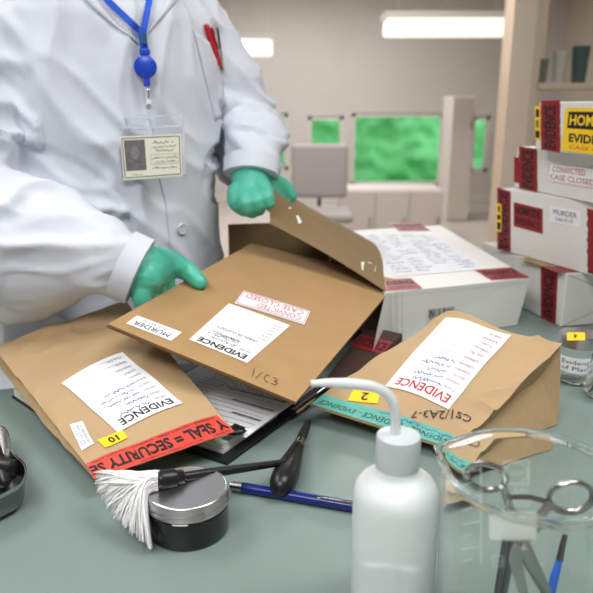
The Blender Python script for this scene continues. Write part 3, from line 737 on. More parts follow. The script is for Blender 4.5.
def glass_jar(px, py, R, H_, label, lid):
    c = P(px, py, 0); c.z = TT
    t = thing('specimen_jar', label, 'jar', c)
    b = MB(); g = .0015
    b.lathe(c, [(R * .8, .0003), (R, .004), (R, H_ * .78), (R * .86, H_ * .86), (R * .86, H_), (R * .86 - g, H_), (R * .86 - g, H_ * .86), (R - g, H_ * .77), (R - g, .006), (R * .7, .004)], 36)
    b.build('glass_body', M_glass, t, smooth=True, angle=60)
    if lid:
        b = MB(); b.lathe(c, [(R * .97, H_ * .80), (R * 1.02, H_ * .81), (R * 1.02, H_ + .001), (R * .98, H_ + .0035), (0.0005, H_ + .0035)], 40); b.build('lid', M_alu, t, smooth=True)
    return t, c
t, c = glass_jar(574, 380, .0255, .064, 'glass specimen jar with a metal lid and yellow sticker at the right edge', True)
Tl = lambda u, v: c + V(((u - .5) * .05, (v - .5) * .05, .0677))
d = Decal(3, 1.4); d.rect(M_yel); d.text(M_ink, '4', 1.3, .3, 1.9, 1.1, bold=.02)
d.build('number_sticker', Tl, [(585, 333), (567, 333), (567, 341), (585, 341)], t, label='yellow number sticker')
Cy = lambda u, v: c + V((.0258 * math.sin((u - .5) * 2.6), -.0258 * math.cos((u - .5) * 2.6), .012 + v * .03))
d = Decal(8, 3); d.rect(M_paper, n=12); d.text(M_ink, 'Evidence A', .6, 1.7, 7.2, 2.5); d.text(M_ink, 'of Plant B', .6, .5, 6.8, 1.3)
d.build('jar_label', Cy, None, t, uv=[(0.0, .25), (.95, .25), (.95, .95), (0.0, .95)], label='white label with small black print')
glass_jar(604, 398, .024, .055, 'clear glass specimen jar without lid cut by the right edge of the picture', False)

# ================================================================== BRUSHES
f0 = P(161, 480, .048); h1 = P(286, 462, .0235)
ax = (h1 - f0).normalized()
t = thing('fiberglass_brush', 'fingerprint brush with fluffy white bristles and a thin black handle on the jar', 'brush', P(130, 530, 0))
b = MB(); b.tube([f0 - ax * .004, f0, f0 + ax * .012, f0 + ax * .0135, f0 + ax * .02, f0 + ax * .022], [.0065, .0085, .0085, .0072, .0068, .004], 20); b.build('ferrule', M_blackpl, t, smooth=True)
b = MB(); b.tube([f0 + ax * .018, f0 + ax * .022, f0 + ax * .05, h1], [.0036, .0042, .0046, .0032], 14); b.build('handle', M_blackpl, t, smooth=True)
b = MB(); r = random.Random(21); B0 = f0 - ax * .002
for i in range(640):
    s_ = r.random(); w = r.random(); cl = math.sin(s_ * 40) * 2.5
    ex = 95 + 55 * s_ + r.uniform(-2, 2) + cl * .5; ey = 478 + 66 * (s_ ** .6) + r.uniform(-5, 5) + cl - 22 * w * (1 - s_) * .6
    ez = .030 * (1 - s_) * (1 - .3 * w) + .002 + .008 * w
    E = P(ex, ey, ez)
    st = B0 + V((0, r.uniform(-.006, .006), r.uniform(-.0065, .0065)))
    L = (E - B0).length
    m1 = st - ax * L * .34 + V((0, 0, .006 * w)) + V((r.uniform(-.002, .002), r.uniform(-.004, .004), 0)); m2 = m1.lerp(E, .5) + V((r.uniform(-.003, .003), r.uniform(-.003, .003), .006 + .006 * w))
    for pt in (m1, m2): pt.z = max(pt.z, TT + .003)
    b.tube(bez(st, m1, m2, E, 7), [.0005, .0009, .0011, .0011, .0010, .0009, .0007, .0003], 4, caps=False)
tag(b.build('bristles', M_bristle, t, smooth=True, angle=0), kind='stuff')
t = thing('squirrel_hair_brush', 'short black fingerprint brush with a bulb handle and pointed tip', 'brush', P(285, 478, 0))
k0, k1 = P(284, 479, .0135), P(309, 421, .0095); ka = (k1 - k0)
def kp(s_): return k0 + ka * s_
b = MB(); b.tube([kp(x) for x in (-.17, -.14, -.06, .08, .2, .32, .42, .5)], [.003, .009, .0125, .0132, .0115, .0095, .0080, .0066], 18); b.build('bulb_handle', M_blackpl, t, smooth=True)
b = MB(); b.tube([kp(.48), kp(.62)], [.0058, .0054], 16); b.tube([kp(.53), kp(.55)], .0064, 16); b.build('metal_band', M_steel, t, smooth=True)
b = MB(); b.tube([kp(.60), kp(.72), kp(.85), kp(.95), kp(1.02)], [.0054, .0052, .0046, .0034, .0012], 12); b.build('hair_tip', mat('dark hair', (26, 24, 26), .8, bump=.8, bscale=400), t, smooth=True)

# blue pen
a0, a1 = P(231, 485.5, .0055), P(353, 506.5, .0055); pd = (a1 - a0).normalized(); pl = .142
t = thing('ballpoint_pen', 'dark blue ballpoint pen with silver end lying before the jar', 'pen', (a0 + a1) / 2 - V((0, 0, .0055)))
b = MB(); b.tube([a0 + pd * .012, a0 + pd * .10, a0 + pd * .128, a0 + pd * .136], [.0050, .0052, .005, .003], 18); b.build('barrel', M_penblue, t, smooth=True)
b = MB(); b.tube([a0 - pd * .0005, a0, a0 + pd * .0125], [.003, .0044, .0049], 18); b.build('silver_end', M_steel, t, smooth=True); b = MB(); b.tube([a0 + pd * .136, a0 + pd * pl], [.0028, .0012], 12); b.build('writing_tip', M_steel, t, smooth=True)
b = MB(); cn_ = V((0, -.0035, .0045)); b.tube([a0 + pd * .086 + cn_, a0 + pd * .09 + cn_ + V((0, 0, .001)), a0 + pd * .122 + cn_ + V((0, 0, .0012)), a0 + pd * .126 + cn_ * .8], [(.0012, .0008)] * 4, 8); b.ball(a0 + pd * .088 + cn_, .0015, 6); b.build('clip', M_chrome, t, smooth=True)

# ================================================================== WASH BOTTLE
bc = V((.0, .430, TT)); bc.x = (394 - 296.5) / FPX * ((bc + V((0, 0, .055)) - CAM).dot(FW)); R = .0308
t = thing('wash_bottle', 'translucent white plastic wash bottle with a bent spout tube', 'bottle', bc)
b = MB(); b.lathe(bc, [(R * .85, .0004), (R * .97, .002), (R, .006), (R, .088), (R * .99, .0935), (R * .95, .0985), (R * .87, .1025), (R * .74, .1060), (R * .58, .1085), (.0150, .1105), (.0148, .118), (.013, .118)], 56)
b.build('bottle_body', M_pe, t, smooth=True, angle=60)
b = MB(); zc = .1145; prof = [(.0150, zc), (.0156, zc + .001), (.0156, zc + .0225), (.0150, zc + .024), (.0110, zc + .0250), (.006, zc + .0255)]
vs = []; N = 72
b.lathe(bc, prof, N)
for k in range(N):
    if k % 2:
        for i in (1, 2): q = b.v[i * N + k]; q += (V((bc.x, bc.y, q.z)) - q).normalized() * .0005
b.build('screw_cap', mat('white cap plastic', (214, 222, 225), .4, trans=.3, ior=1.3), t, smooth=True, angle=50)
tb = [bc + V((0, 0, zc + .02))]
yb = bc.y
tb += [PY(395, 438, yb), PY(395.5, 420, yb), PY(393.5, 404, yb), PY(386, 393, yb), PY(372, 386.5, yb - .002), PY(352, 384, yb - .005), PY(330, 383, yb - .008), PY(311, 383.5, yb - .01)]
tp = catmull(tb, 6); nn = len(tp)
b = MB(); b.tube(tp, [.0036 if i < nn * .78 else .0036 - .0016 * (i - nn * .78) / (nn * .22) for i in range(nn)], 14, ref=(0, 1, 0)); b.build('spout_tube', M_pet, t, smooth=True)
b = MB(); b.lathe(bc, [(R * .8, .003), (R * .94, .006), (R * .955, .012), (R * .955, .026), (0.0005, .0262)], 40); b.build('liquid', M_liquid, t, smooth=True, angle=50)

# ================================================================== BEAKER
kc = V((.1535, .393, TT)); RB, HB = .0582, .134; HK = -.0155
t = thing('glass_beaker', 'large glass beaker with white graduation marks holding steel tools', 'beaker', kc)
b = MB(); N = 96; g = .0019
prof = [(.0008, .0008), (RB * .8, .0006), (RB * .92, .002), (RB * .965, .008), (RB * .965, .1265), (RB * .965 + .0006, .1288)] + [(RB * .965 + .0002 + .0026 * math.cos(a_ * .3), .1318 + .0026 * math.sin(a_ * .3)) for a_ in range(-2, 12)] + [(RB * .965 - g - .0004, .1288), (RB * .965 - g, .1265), (RB * .965 - g, .012), (RB * .90, .0055), (RB * .78, .0038), (.0008, .0036)]
b.lathe(kc, prof, N, cap0=True, cap1=True)
sa = math.radians(150)
for q in b.v:
    r_ = q - kc; zz = r_.z
    if zz > .103:
        a = math.atan2(r_.y, r_.x); da = (a - sa + math.pi) % (2 * math.pi) - math.pi
        k = math.exp(-(da / .24) ** 2) * ((zz - .103) / .032) ** 2
        q += V((math.cos(sa), math.sin(sa), 0)) * .010 * k - V((0, 0, .002 * k))
        
b.build('beaker_body', M_glass, t, smooth=True, angle=0)
RR = RB * .965 + .0001
def Cb(u, v):       # u: angle in radians from the camera direction, v: height
    a = -math.pi / 2 + u; return kc + V((RR * math.cos(a), RR * math.sin(a), v))
inv0 = lambda px, py: inv(Cb, px, py, -.3, .09)
def cb_decal(d, q, lab=None): d.build('printed_mark', Cb, None, t, uv=[inv0(*k) for k in q], off=.0002, label=lab)
d = Decal(4, 14)
for i in range(8):
    y = .6 + i * 1.75; d.line(M_enamel, .3, y, 3.6 if i % 2 else 2.2, y + .5, .14, 0, 3)
d.line(M_enamel, 3.6, .3, 3.6, 13.7, .14, 0, 12)
cb_decal(d, [(461, 566), (484, 566), (484, 464), (461, 464)], 'white graduation lines')
d = Decal(10, 10); d.frame(M_enamel, .4, .4, 9.6, 9.6, .45, 0)
circ = [(5 + 4.2 * math.cos(k * .2618), 5 + 4.2 * math.sin(k * .2618)) for k in range(25)]
for p_, q_ in zip(circ, circ[1:]): d.line(M_enamel, *p_, *q_, .4, 0, 1)
d.text(M_enamel, 'SCHOTT', 1.6, 4, 8.4, 5.8, layer=0)
cb_decal(d, [(503, 485), (530, 485), (530, 460), (503, 460)], 'white round maker mark in a square')
d = Decal(10, 3); d.text(M_enamel, 'DURAN', .2, .2, 9.8, 2.8, layer=0); cb_decal(d, [(505, 494), (528, 494), (528, 487), (505, 487)])
d = Decal(10, 3); d.text(M_enamel, '1000', .2, .2, 9.8, 2.8, layer=0); cb_decal(d, [(507, 507), (530, 507), (530, 499), (507, 499)])
d = Decal(10, 6); d.rect(M_enamel, .3, 0, 9.7, 6, layer=0); d.rect(M_enamel, 0, .4, 10, 5.6, layer=-.3); cb_decal(d, [(489, 539), (537, 539), (537, 511), (489, 511)], 'white writing field')
d = Decal(4, 4); d.frame(M_enamel, .3, .3, 3.7, 3.7, .25, 0); d.line(M_enamel, .5, 2, 3.5, 2, .25, 0); cb_decal(d, [(492, 567), (504, 567), (504, 555), (492, 555)])
def KP(px, py, y): return PY(px, py, y * 1.066)
# scissors
t = thing('scissors', 'steel surgical scissors standing in the beaker, finger loops at the rim', 'scissors', kc + V((0, 0, .004)))
pv = KP(523, 536, .362)
def loop(cx, cy, rx, ry, y, rot, dz=0):
    out = []
    for k in range(25):
        a = 2 * math.pi * k / 24; x = rx * math.cos(a); yy = ry * math.sin(a)
        out.append(KP(cx + x * math.cos(rot) - yy * math.sin(rot), cy + x * math.sin(rot) + yy * math.cos(rot), y + dz * math.sin(a)))
    return out[:-1]
for (lc, path, tip, yy, dy) in (((486, 477, 20, 13, .2), [(503, 486), (508, 500), (514, 518), (523, 536)], [(536, 562), (550, 590), (556, 604)], .366, .0016),
                            ((571, 497, 22, 15, -.1), [(551, 503), (543, 512), (532, 524), (523, 536)], [(517, 552), (523, 580), (530, 606)], .360, -.0016)):
    b = MB(); b.tube(loop(lc[0], lc[1], lc[2], lc[3], yy + .004, lc[4], .006), [(.0024, .0017)] * 24, 10, closed=True)
    pts = [KP(x, y, yy + .002 - .002 * i / 3) for i, (x, y) in enumerate(path)]
    b.tube(catmull(pts, 4), .0029, 10)
    b.build('handle', M_steel, t, smooth=True)
    p2 = [KP(path[-1][0], path[-1][1], yy)] + [KP(x, y, yy + dy * i) for i, (x, y) in enumerate(tip)]
    pc = catmull(p2, 4); b = MB(); b.tube(pc, [(.0056 - .0040 * i / len(pc), .0014) for i in range(len(pc))], 8, ref=(0, 1, 0)); b.build('blade', M_steel, t, smooth=True)
b = MB(); b.ball(pv + V((0, -.004, 0)), (.0026, .0016, .0026), 8); b.build('pivot_screw', M_chrome, t, smooth=True)
b = MB(); b.tube([KP(505, 497, .372), KP(530, 497, .368), KP(551, 503, .364)], [(.002, .0015)] * 3, 8); b.build('finger_stop', M_dsteel, t, smooth=True)
t = thing('forceps', 'dark steel forceps leaning inside the beaker behind the scissors', 'forceps', kc + V((0, 0, .004)))
for s_ in (-1, 1):
    pts = [KP(512 + s_ * 3, 520, .385), KP(508 + s_ * 3.4, 550, .384), KP(503 + s_ * 3, 580, .381), KP(500 + s_, 592, .379)]
    b = MB(); b.tube(catmull(pts, 4), (.0024, .0015), 8); b.build('arm', M_dsteel, t, smooth=True)
t = thing('scalpel', 'thin tool with a bright blue handle leaning inside the beaker', 'tool', kc + V((0, 0, .004)))
b = MB(); b.tube([KP(558, 545, .392), KP(553, 565, .388), KP(546, 600, .383)], [.0022, .003, .0026], 10); b.build('handle', M_bluet, t, smooth=True)
b = MB(); b.tube([KP(564, 518, .394), KP(561, 530, .393), KP(558, 546, .392)], [.0016, .002, .0024], 10); b.build('tool_head', M_dsteel, t, smooth=True)

# ================================================================== KIDNEY DISH
t = thing('kidney_dish', 'stainless steel kidney dish cut by the left edge of the picture', 'dish', P(-50, 480, 0))
out = [(-4, 426), (5, 429), (9, 437), (10, 448), (15, 456), (23, 463), (26, 472), (22, 483), (10, 491), (-16, 502), (-70, 516), (-125, 500), (-145, 465), (-120, 430), (-60, 415), (-22, 420)]
zr = .030; rim = catmull([P(x, y, zr) for x, y in out] + [P(*out[0], zr)], 5)[:-1]
cen = sum(rim, V((0, 0, 0))) / len(rim)
def ring(s_, z): return [V((cen.x + (q.x - cen.x) * s_, cen.y + (q.y - cen.y) * s_, TT + z)) for q in rim]
b = MB(); rings = [ring(1.0, zr), ring(1.015, zr + .0012), ring(1.012, zr - .002), ring(.985, zr - .003), ring(.93, .006), ring(.86, .0008)]
rin = [ring(.982, zr), ring(.925, .008), ring(.85, .0025)]
n = len(rim)
def loft(b, rs):
    base = len(b.v); fs = []
    for q in rs: b.v += q
    for i in range(len(rs) - 1):
        for k in range(n): fs.append((base + i * n + k, base + i * n + (k + 1) % n, base + (i + 1) * n + (k + 1) % n, base + (i + 1) * n + k))
    b.f += fs; b.m += [0] * len(fs)
seq = list(reversed(rin)) + rings
base = len(b.v); loft(b, seq); b.f.append(tuple(base + k for k in range(n))); b.m.append(0); b.f.append(tuple(reversed([base + (len(seq) - 1) * n + k for k in range(n)]))); b.m.append(0)
b.build('dish_bowl', M_steel, t, smooth=True, angle=60)
for i, (x0, y0, x1, y1, rr, zz, lb) in enumerate(((-6, 466, 16, 470, .010, .022, 'black rubber bulb lying in the steel kidney dish'), (-8, 446, 6, 484, .008, .018, 'black plastic rod nearest the rim of the steel kidney dish'), (-44, 450, -14, 492, .007, .018, 'black plastic rod at the back of the steel kidney dish'))):
    a, c_ = P(x0, y0, zz), P(x1, y1, zz); b = MB(); dd = (c_ - a)
    b.tube([a, a + dd * .1, a + dd * .5, a + dd * .9, c_], [rr * .5, rr, rr * .9, rr, rr * .4], 14)
    tag(b.build('rubber_bulb' if i == 0 else 'plastic_rod', M_blackpl, smooth=True), lb, 'tool')
t = None

# ================================================================== PERSON
fd = V((.57, -.82, 0)).normalized(); lt = V((.82, .57, 0)).normalized()
C = V((-.30, 1.095, 0))
per = thing('person', 'person in a white lab coat and green gloves handling the evidence folder', 'person', (C.x, C.y, 0))
def tor(z, a, bb, off=0, lo=0, n=40):
    p = C + fd * off + lt * lo; out = []
    for k in range(n):
        t_ = 2 * math.pi * k / n; ca, sa_ = math.cos(t_), math.sin(t_)
        ca = math.copysign(abs(ca) ** .85, ca); sa_ = math.copysign(abs(sa_) ** .85, sa_)
        out.append(V((p.x, p.y, z)) + lt * a * ca + fd * bb * sa_)
    return out
def loftrings(mb, rs):
    n = len(rs[0]); base = len(mb.v)
    for q in rs: mb.v += q
    for i in range(len(rs) - 1):
        for k in range(n): mb.f.append((base + i * n + k, base + i * n + (k + 1) % n, base + (i + 1) * n + (k + 1) % n, base + (i + 1) * n + k))
    mb.f.append(tuple(reversed([base + k for k in range(n)]))); mb.f.append(tuple(base + (len(rs) - 1) * n + k for k in range(n)))
    mb.m += [0] * ((len(rs) - 1) * n + 2)
# joints
sR, eR, wR = C - lt * .175 + V((0, 0, 1.40)), PY(-34, 236, .90), PY(141, 270, .825)
sL, eL, wL = C + lt * .155 + V((0, 0, 1.40)), V((-.085, 1.235, 1.165)), PY(250, 183, 1.06)
# body (skin) : one continuous figure
b = MB()
loftrings(b, [tor(.86, .13, .09), tor(1.0, .12, .085), tor(1.2, .13, .09), tor(1.35, .15, .09), tor(1.42, .13, .075), tor(1.47, .06, .05)])
hc_ = C + fd * .03 + V((0, 0, 1.63))
Rz = Matrix.Rotation(math.atan2(fd.x, -fd.y), 3, 'Z')
b.ball(hc_ + V((0, 0, .02)), (.076, .093, .10), 12, ax=Rz); b.ball(hc_ + fd * .02 + V((0, 0, -.05)), (.058, .068, .07), 10, ax=Rz)
b.capsule([C + V((0, 0, 1.44)), C + fd * .015 + V((0, 0, 1.55))], [.056, .053])
b.ball(hc_ + fd * .098 + V((0, 0, -.012)), (.012, .016, .024), 8, ax=Rz)
for s_ in (-1, 1): b.ball(hc_ + lt * .077 * s_ + V((0, 0, -.005)), (.009, .018, .031), 8, ax=Rz)
b.ball(hc_ + fd * .082 + V((0, 0, -.062)), (.024, .012, .008), 8, ax=Rz)
for s_, e_, w_ in ((sR, eR, wR), (sL, eL, wL)): b.capsule([s_ + (e_ - s_) * .02, s_.lerp(e_, .5), e_], [.045, .042, .036]); b.capsule([e_, e_.lerp(w_, .4), e_.lerp(w_, .86)], [.037, .034, .024])
for s_ in (-1, 1):
    hp_ = C + lt * .085 * s_ + V((0, 0, .88)); b.capsule([hp_, C + lt * .09 * s_ + fd * .01 + V((0, 0, .48)), C + lt * .09 * s_ - fd * .01 + V((0, 0, .09))], [.078, .052, .036]); b.capsule([C + lt * .09 * s_ + V((0, 0, .05)) - fd * .03, C + lt * .1 * s_ + fd * .14 + V((0, 0, .035))], [.035, .028])
vs, fs = voxel(b, .007, 4); mesh('body', vs, fs, M_skin, per, smooth=True)
for s_ in (-1, 1):
    b = MB(); b.ball(hc_ + fd * .086 + lt * .031 * s_ + V((0, 0, .008)), .0115, 8); b.build('eye', mat('eye white', (230, 228, 224), .2), per, smooth=True)
b = MB(); b.ball(hc_ - fd * .012 + V((0, 0, .045)), (.083, .095, .085), 14, ax=Rz); b.ball(hc_ - fd * .04 + V((0, 0, -.01)), (.079, .065, .085), 12, ax=Rz)
vs, fs = voxel(b, .006, 3); mesh('hair', vs, fs, M_hair, per, smooth=True)
# trousers and shoes
b = MB()
loftrings(b, [tor(.80, .15, .11), tor(.98, .14, .10)])
for s_ in (-1, 1): b.capsule([C + lt * .085 * s_ + V((0, 0, .85)), C + lt * .09 * s_ + V((0, 0, .48)), C + lt * .09 * s_ + V((0, 0, .12))], [.092, .075, .06])
vs, fs = voxel(b, .012, 3); mesh('trousers', vs, fs, M_trous, per, smooth=True)
for s_ in (-1, 1):
    b = MB(); b.capsule([C + lt * .09 * s_ - fd * .03 + V((0, 0, .048)), C + lt * .095 * s_ + fd * .07 + V((0, 0, .042)), C + lt * .1 * s_ + fd * .15 + V((0, 0, .036))], [.045, .042, .034])
    vs, fs = voxel(b, .008, 2); vs = [V((q.x, q.y, max(q.z, .002))) for q in vs]; mesh('shoe', vs, fs, M_shoe, per, smooth=True)
# lab coat
b = MB()
loftrings(b, [tor(.50, .24, .165), tor(.75, .215, .15), tor(.92, .19, .135), tor(1.05, .175, .13), tor(1.18, .175, .128), tor(1.30, .185, .132), tor(1.38, .19, .125), tor(1.435, .165, .105), tor(1.475, .105, .08), tor(1.50, .07, .066)])
def arm(pts, rad): b.tube(catmull(pts, 5), [r for r in rad], 26, caps=True)
def interp(rs, n):
    out = []
    for i in range(len(rs) - 1):
        for k in range(5): out.append(tuple(rs[i][j] + (rs[i + 1][j] - rs[i][j]) * k / 5 for j in (0, 1)))
    return out + [rs[-1]]
up_ = [sR + lt * .03, sR.lerp(eR, .35) - lt * .012, sR.lerp(eR, .72) - lt * .01, eR]
b.tube(catmull(up_, 5), interp([(.074, .078), (.078, .08), (.083, .086), (.08, .083)], 5), 26)
b.ball(sR + lt * .03, .076, 10); b.ball(eR, (.088, .088, .10), 10)
lo = [eR, PY(38, 248, .872), PY(92, 254, .855), PY(122, 264, .850), PY(141, 272.5, .848)]
b.tube(catmull(lo, 5), interp([(.090, .105), (.082, .096), (.058, .066), (.045, .050), (.041, .043)], 5), 26)
up2 = [sL - lt * .02, sL.lerp(eL, .35) + lt * .004, sL.lerp(eL, .75) + lt * .006, eL]
b.tube(catmull(up2, 5), interp([(.066, .072), (.066, .07), (.064, .066), (.066, .066)], 5), 26)
b.ball(sL - lt * .02, .068, 10); b.ball(eL, .063, 10)
lo2 = [eL, PY(255, 140, 1.16), PY(251, 172, 1.09)]
b.tube(catmull(lo2, 5), interp([(.06, .06), (.055, .055), (.043, .038)], 5), 26)
axR = (wR - eR).normalized(); axU = (eR - sR).normalized()
def rdg(x): return 1 - abs(x) * 2
def disp(v, n):
    z = v.z; d_ = 0
    def seg(p, a, c):
        t_ = max(0, min(1, (p - a).dot(c - a) / (c - a).length_squared)); return (p - (a + (c - a) * t_)).length, t_
    dR, tR = seg(v, eR, wR); dU, tU = seg(v, sR, eR); dL, tL = seg(v, sL, eL); dW, tW = seg(v, eL, wL)
    wob = V((noise.noise(v * 6), noise.noise(v * 6 + V((7, 7, 7))), noise.noise(v * 6 + V((3, 9, 1))))) * .5
    def R2(q, sh=1.6): return max(0, 1 - abs(noise.noise(q + wob)) * 2.6) ** sh
    if dR < .14 and (v - eR).dot(axR) > -.06:
        q = V((v.dot(axR) * 7 + v.z * 6, v.dot(V((0, .3, 1))) * 13 - v.dot(axR) * 4, v.y * 6))
        fw_ = (.019 * R2(q) + .008 * R2(q * 2.1 + V((5, 2, 1)))) * (1 - tR * .72) - .009
    elif dU < .10 or dL < .085 or dW < .075:
        q = V((v.x * 7, v.y * 7, v.z * 16 + v.x * 12)); k = .45 + .9 * (1 - min(1, abs(z - 1.19) / .15))
        fw_ = (.015 * R2(q) + .006 * R2(q * 2.0 + V((3, 7, 1)))) * k * (1 - .6 * tW * (dW < .075)) - .006
    else:
        s_ = v.dot(lt); q = V((s_ * 9, v.dot(fd) * 3, z * 2.2 + s_ * 4))
        fw_ = .011 * R2(q, 1.3) + .005 * R2(V((s_ * 12 + z * 6, 2, z * 8))) - .006
        # pull folds running from the arm pit towards the waist
        s2 = V((s_ * 10 + z * 10, 5, (s_ - z) * 3)); fw_ += .007 * R2(s2) * (1 - min(1, abs(s_ + .10) / .16))
    return fw_ + .0006 * noise.noise(v * 60)
vs, fs = voxel(b, .005, 6, .6, disp)
coat = mesh('lab_coat', vs, fs, M_coat, per, smooth=True)
bvh = BVHTree.FromPolygons(vs, fs)
def oc(px, py, off=.001):
    h, n_, i_, d_ = bvh.ray_cast(CAM, ray(px, py).normalized())
    if h is None: return PY(px, py, .98), -FW
    return h - ray(px, py).normalized() * off, n_
def seam(path, w, name, m=M_seam, parent=coat, off=.0008, dens=5):
    pts = []
    for (x0, y0), (x1, y1) in zip(path, path[1:]):
        for k in range(dens): pts.append((x0 + (x1 - x0) * k / dens, y0 + (y1 - y0) * k / dens))
    pts.append(path[-1]); P3 = [oc(x, y, off)[0] for x, y in pts]
    P3 = [P3[0]] + [(P3[i - 1] + P3[i] * 2 + P3[i + 1]) / 4 for i in range(1, len(P3) - 1)] + [P3[-1]]
    b = MB(); b.tube(P3, w, 6); return b.build(name, m, parent, smooth=True)
seam([(139, 40), (144, 95), (153, 130), (160, 180), (166, 205), (169, 240), (172, 268)], .0011, 'placket_edge', dens=8)
for px, py in ((182, 229),):
    h, n_ = oc(px, py, .0015); b = MB(); q = Vector((0, 0, 1)).rotation_difference(n_).to_matrix()
    b.lathe(h, [(.0005, 0), (.0085, 0), (.0092, .0012), (.0080, .0024), (.0062, .0019), (.0005, .0016)], 24, ax=q)
    b.build('button', mat('pearl button', (196, 200, 204), .2), coat, smooth=True)
# chest pocket: quilted patch following the chest
pk = [(194, 31), (219, 50), (222, 100), (216, 122)]
Fp = lambda u, v: None
gv = []; nu, nv = 8, 14
for j in range(nv + 1):
    for i in range(nu + 1):
        u, v_ = i / nu, j / nv
        x = (194 + 27 * u) * (1 - v_) + (215 + 9 * u) * v_; y = (31 + 21 * u) * (1 - v_) + (121 - 6 * u) * v_
        h, n_ = oc(x, y, .0016); gv.append(h)
gf = [(j * (nu + 1) + i, j * (nu + 1) + i + 1, (j + 1) * (nu + 1) + i + 1, (j + 1) * (nu + 1) + i) for j in range(nv) for i in range(nu)]
pko = mesh('chest_pocket', gv, gf, M_coat, coat, smooth=True); sm = pko.modifiers.new('s', 'SOLIDIFY'); sm.thickness = .0018
seam([(193.5, 31), (200, 60), (209, 95), (215, 122)], .0009, 'pocket_seam')
seam([(194, 30.5), (206, 40), (220, 52)], .0012, 'pocket_hem')
# collar lapels at the top of the picture
for path in ([(88, -14), (100, 6), (118, 26), (139, 44)], [(170, -16), (164, 4), (152, 24), (140, 44)]):
    P3 = []; 
    for k in range(13):
        t_ = k / 12 * 3; i = min(2, int(t_)); f_ = t_ - i
        P3.append((path[i][0] + (path[i + 1][0] - path[i][0]) * f_, path[i][1] + (path[i + 1][1] - path[i][1]) * f_))
    vs_ = []
    for k, (x, y) in enumerate(P3):
        w = 16 * (1 - k / 12) + 1; sgn = -1 if path[0][0] < 120 else 1
        vs_.append(oc(x, y, .006 * (1 - k / 14))[0]); vs_.append(oc(x + sgn * w, y - 2, .002)[0])
    f_ = [(2 * k, 2 * k + 1, 2 * k + 3, 2 * k + 2) for k in range(12)]
    o = mesh('lapel', vs_, f_, M_coat, coat, smooth=True); sm = o.modifiers.new('s', 'SOLIDIFY'); sm.thickness = .0022; sm.offset = 0
# cuffs
def cuff(c, ax_, ra, rb, name='cuff'):
    b = MB(); b.tube([c - ax_ * .026, c - ax_ * .012, c, c + ax_ * .0005, c - ax_ * .006], [(ra + .0022, rb + .0028), (ra + .0018, rb + .002), (ra + .001, rb + .001), (ra - .0005, rb - .0005), (ra - .002, rb - .002)], 36, caps=False)
    for q in b.v:
        r_ = (q - c).normalized(); q += r_ * (.0022 * noise.noise(q * 45) - .0006)
    b.build(name, M_coat, coat, smooth=True)
cR = PY(140, 272, .848); cuff(cR, (PY(162, 282, .848) - PY(140, 272, .848)).normalized(), .042, .044)
cL = PY(251, 175, 1.085); cuff(cL, V((-.05, -.45, -.85)).normalized(), .043, .037)

# gloves ------------------------------------------------------------
def glove(chains, vox=.0026, it=3):
    b = MB()
    for pts, rad in chains:
        cp = catmull(pts, 3) if len(pts) > 2 else [V(q) for q in pts]
        rr = []
        for i in range(len(cp)):
            t_ = i / (len(cp) - 1) * (len(rad) - 1); k = min(len(rad) - 2, int(t_)); rr.append(rad[k] + (rad[k + 1] - rad[k]) * (t_ - k))
        b.capsule(cp, rr, 16)
    vs, fs = voxel(b, vox, it)
    o = mesh('glove', vs, fs, M_glove, per, smooth=True); return o
fz = lambda px, py: FfoT(*inv(FfoT, px, py))
# right hand (left in the picture): thumb on the folder, fingers beneath it
wr = PY(136, 270, .852)
outw = (pL - pB).normalized()
def edge(px):
    a_, b_ = 0., 1.
    for _ in range(30):
        m_ = (a_ + b_) / 2
        if proj(FfoT(m_, 1))[0] < px: a_ = m_
        else: b_ = m_
    return FfoT(a_, 1)
tipT = fz(199, 288) + ntop * .0085; midT = fz(185, 281) + ntop * .0155
# FfoT(u, v): u runs along the long side, v from the near corner side to the far left edge
ch = [([PY(120, 264, .85), wr, PY(148, 269, .862), PY(161, 266, .885)], [.034, .036, .033, .024]), ([wr, PY(142, 282, .848), PY(150, 287, .862)], [.033, .024, .018]),
      ([PY(150, 262, .87), PY(165, 262, .885), midT, tipT], [.022, .0185, .0140, .0108])]
for i, px in enumerate((174, 166, 158, 151)):
    E = edge(px); k1_ = E + outw * .014 + V((0, 0, .004)); k2_ = E + outw * .006 - ntop * .020
    a = E - outw * .026 - ntop * .020 ; a2 = E - outw * .046 - ntop * .0185
    ch.append(([PY(146, 268 + i * 3, .865 - i * .008), k1_ + (PY(150, 270, .865) - k1_) * .35, k1_, k2_], [.024, .0175, .0135, .0105]))
    ch.append(([k2_, a, a2], [.0105, .0095, .0085]))
glove(ch)
# left hand (right in the picture): fist on the outer edge of the raised flap
ch = [([PY(251, 178, 1.085), PY(250, 190, 1.065), PY(250, 200, 1.055)], [.031, .029, .024]),
      ([PY(236, 192, 1.05), PY(237, 202, 1.038), PY(244, 209, 1.040)], [.0145, .0145, .012]),
      ([PY(244, 193, 1.045), PY(246, 205, 1.028), PY(252, 211, 1.036)], [.0145, .0145, .012]),
      ([PY(252, 194, 1.045), PY(256, 203, 1.026), PY(259, 209, 1.036)], [.014, .0135, .011]),
      ([PY(258, 184, 1.06), PY(264, 190, 1.045), PY(267, 197, 1.030), PY(269, 203, 1.027)], [.017, .0145, .012, .0098])]
for i in range(3):     # fingers behind the flap
    ch.append(([PY(254, 179 + i * 6, 1.08), PY(268, 181 + i * 8, 1.10), PY(281 - i * 3, 187 + i * 9, 1.118), PY(291 - i * 5, 195 + i * 9, 1.122)], [.019, .0175, .0160, .0115]))
glove(ch)

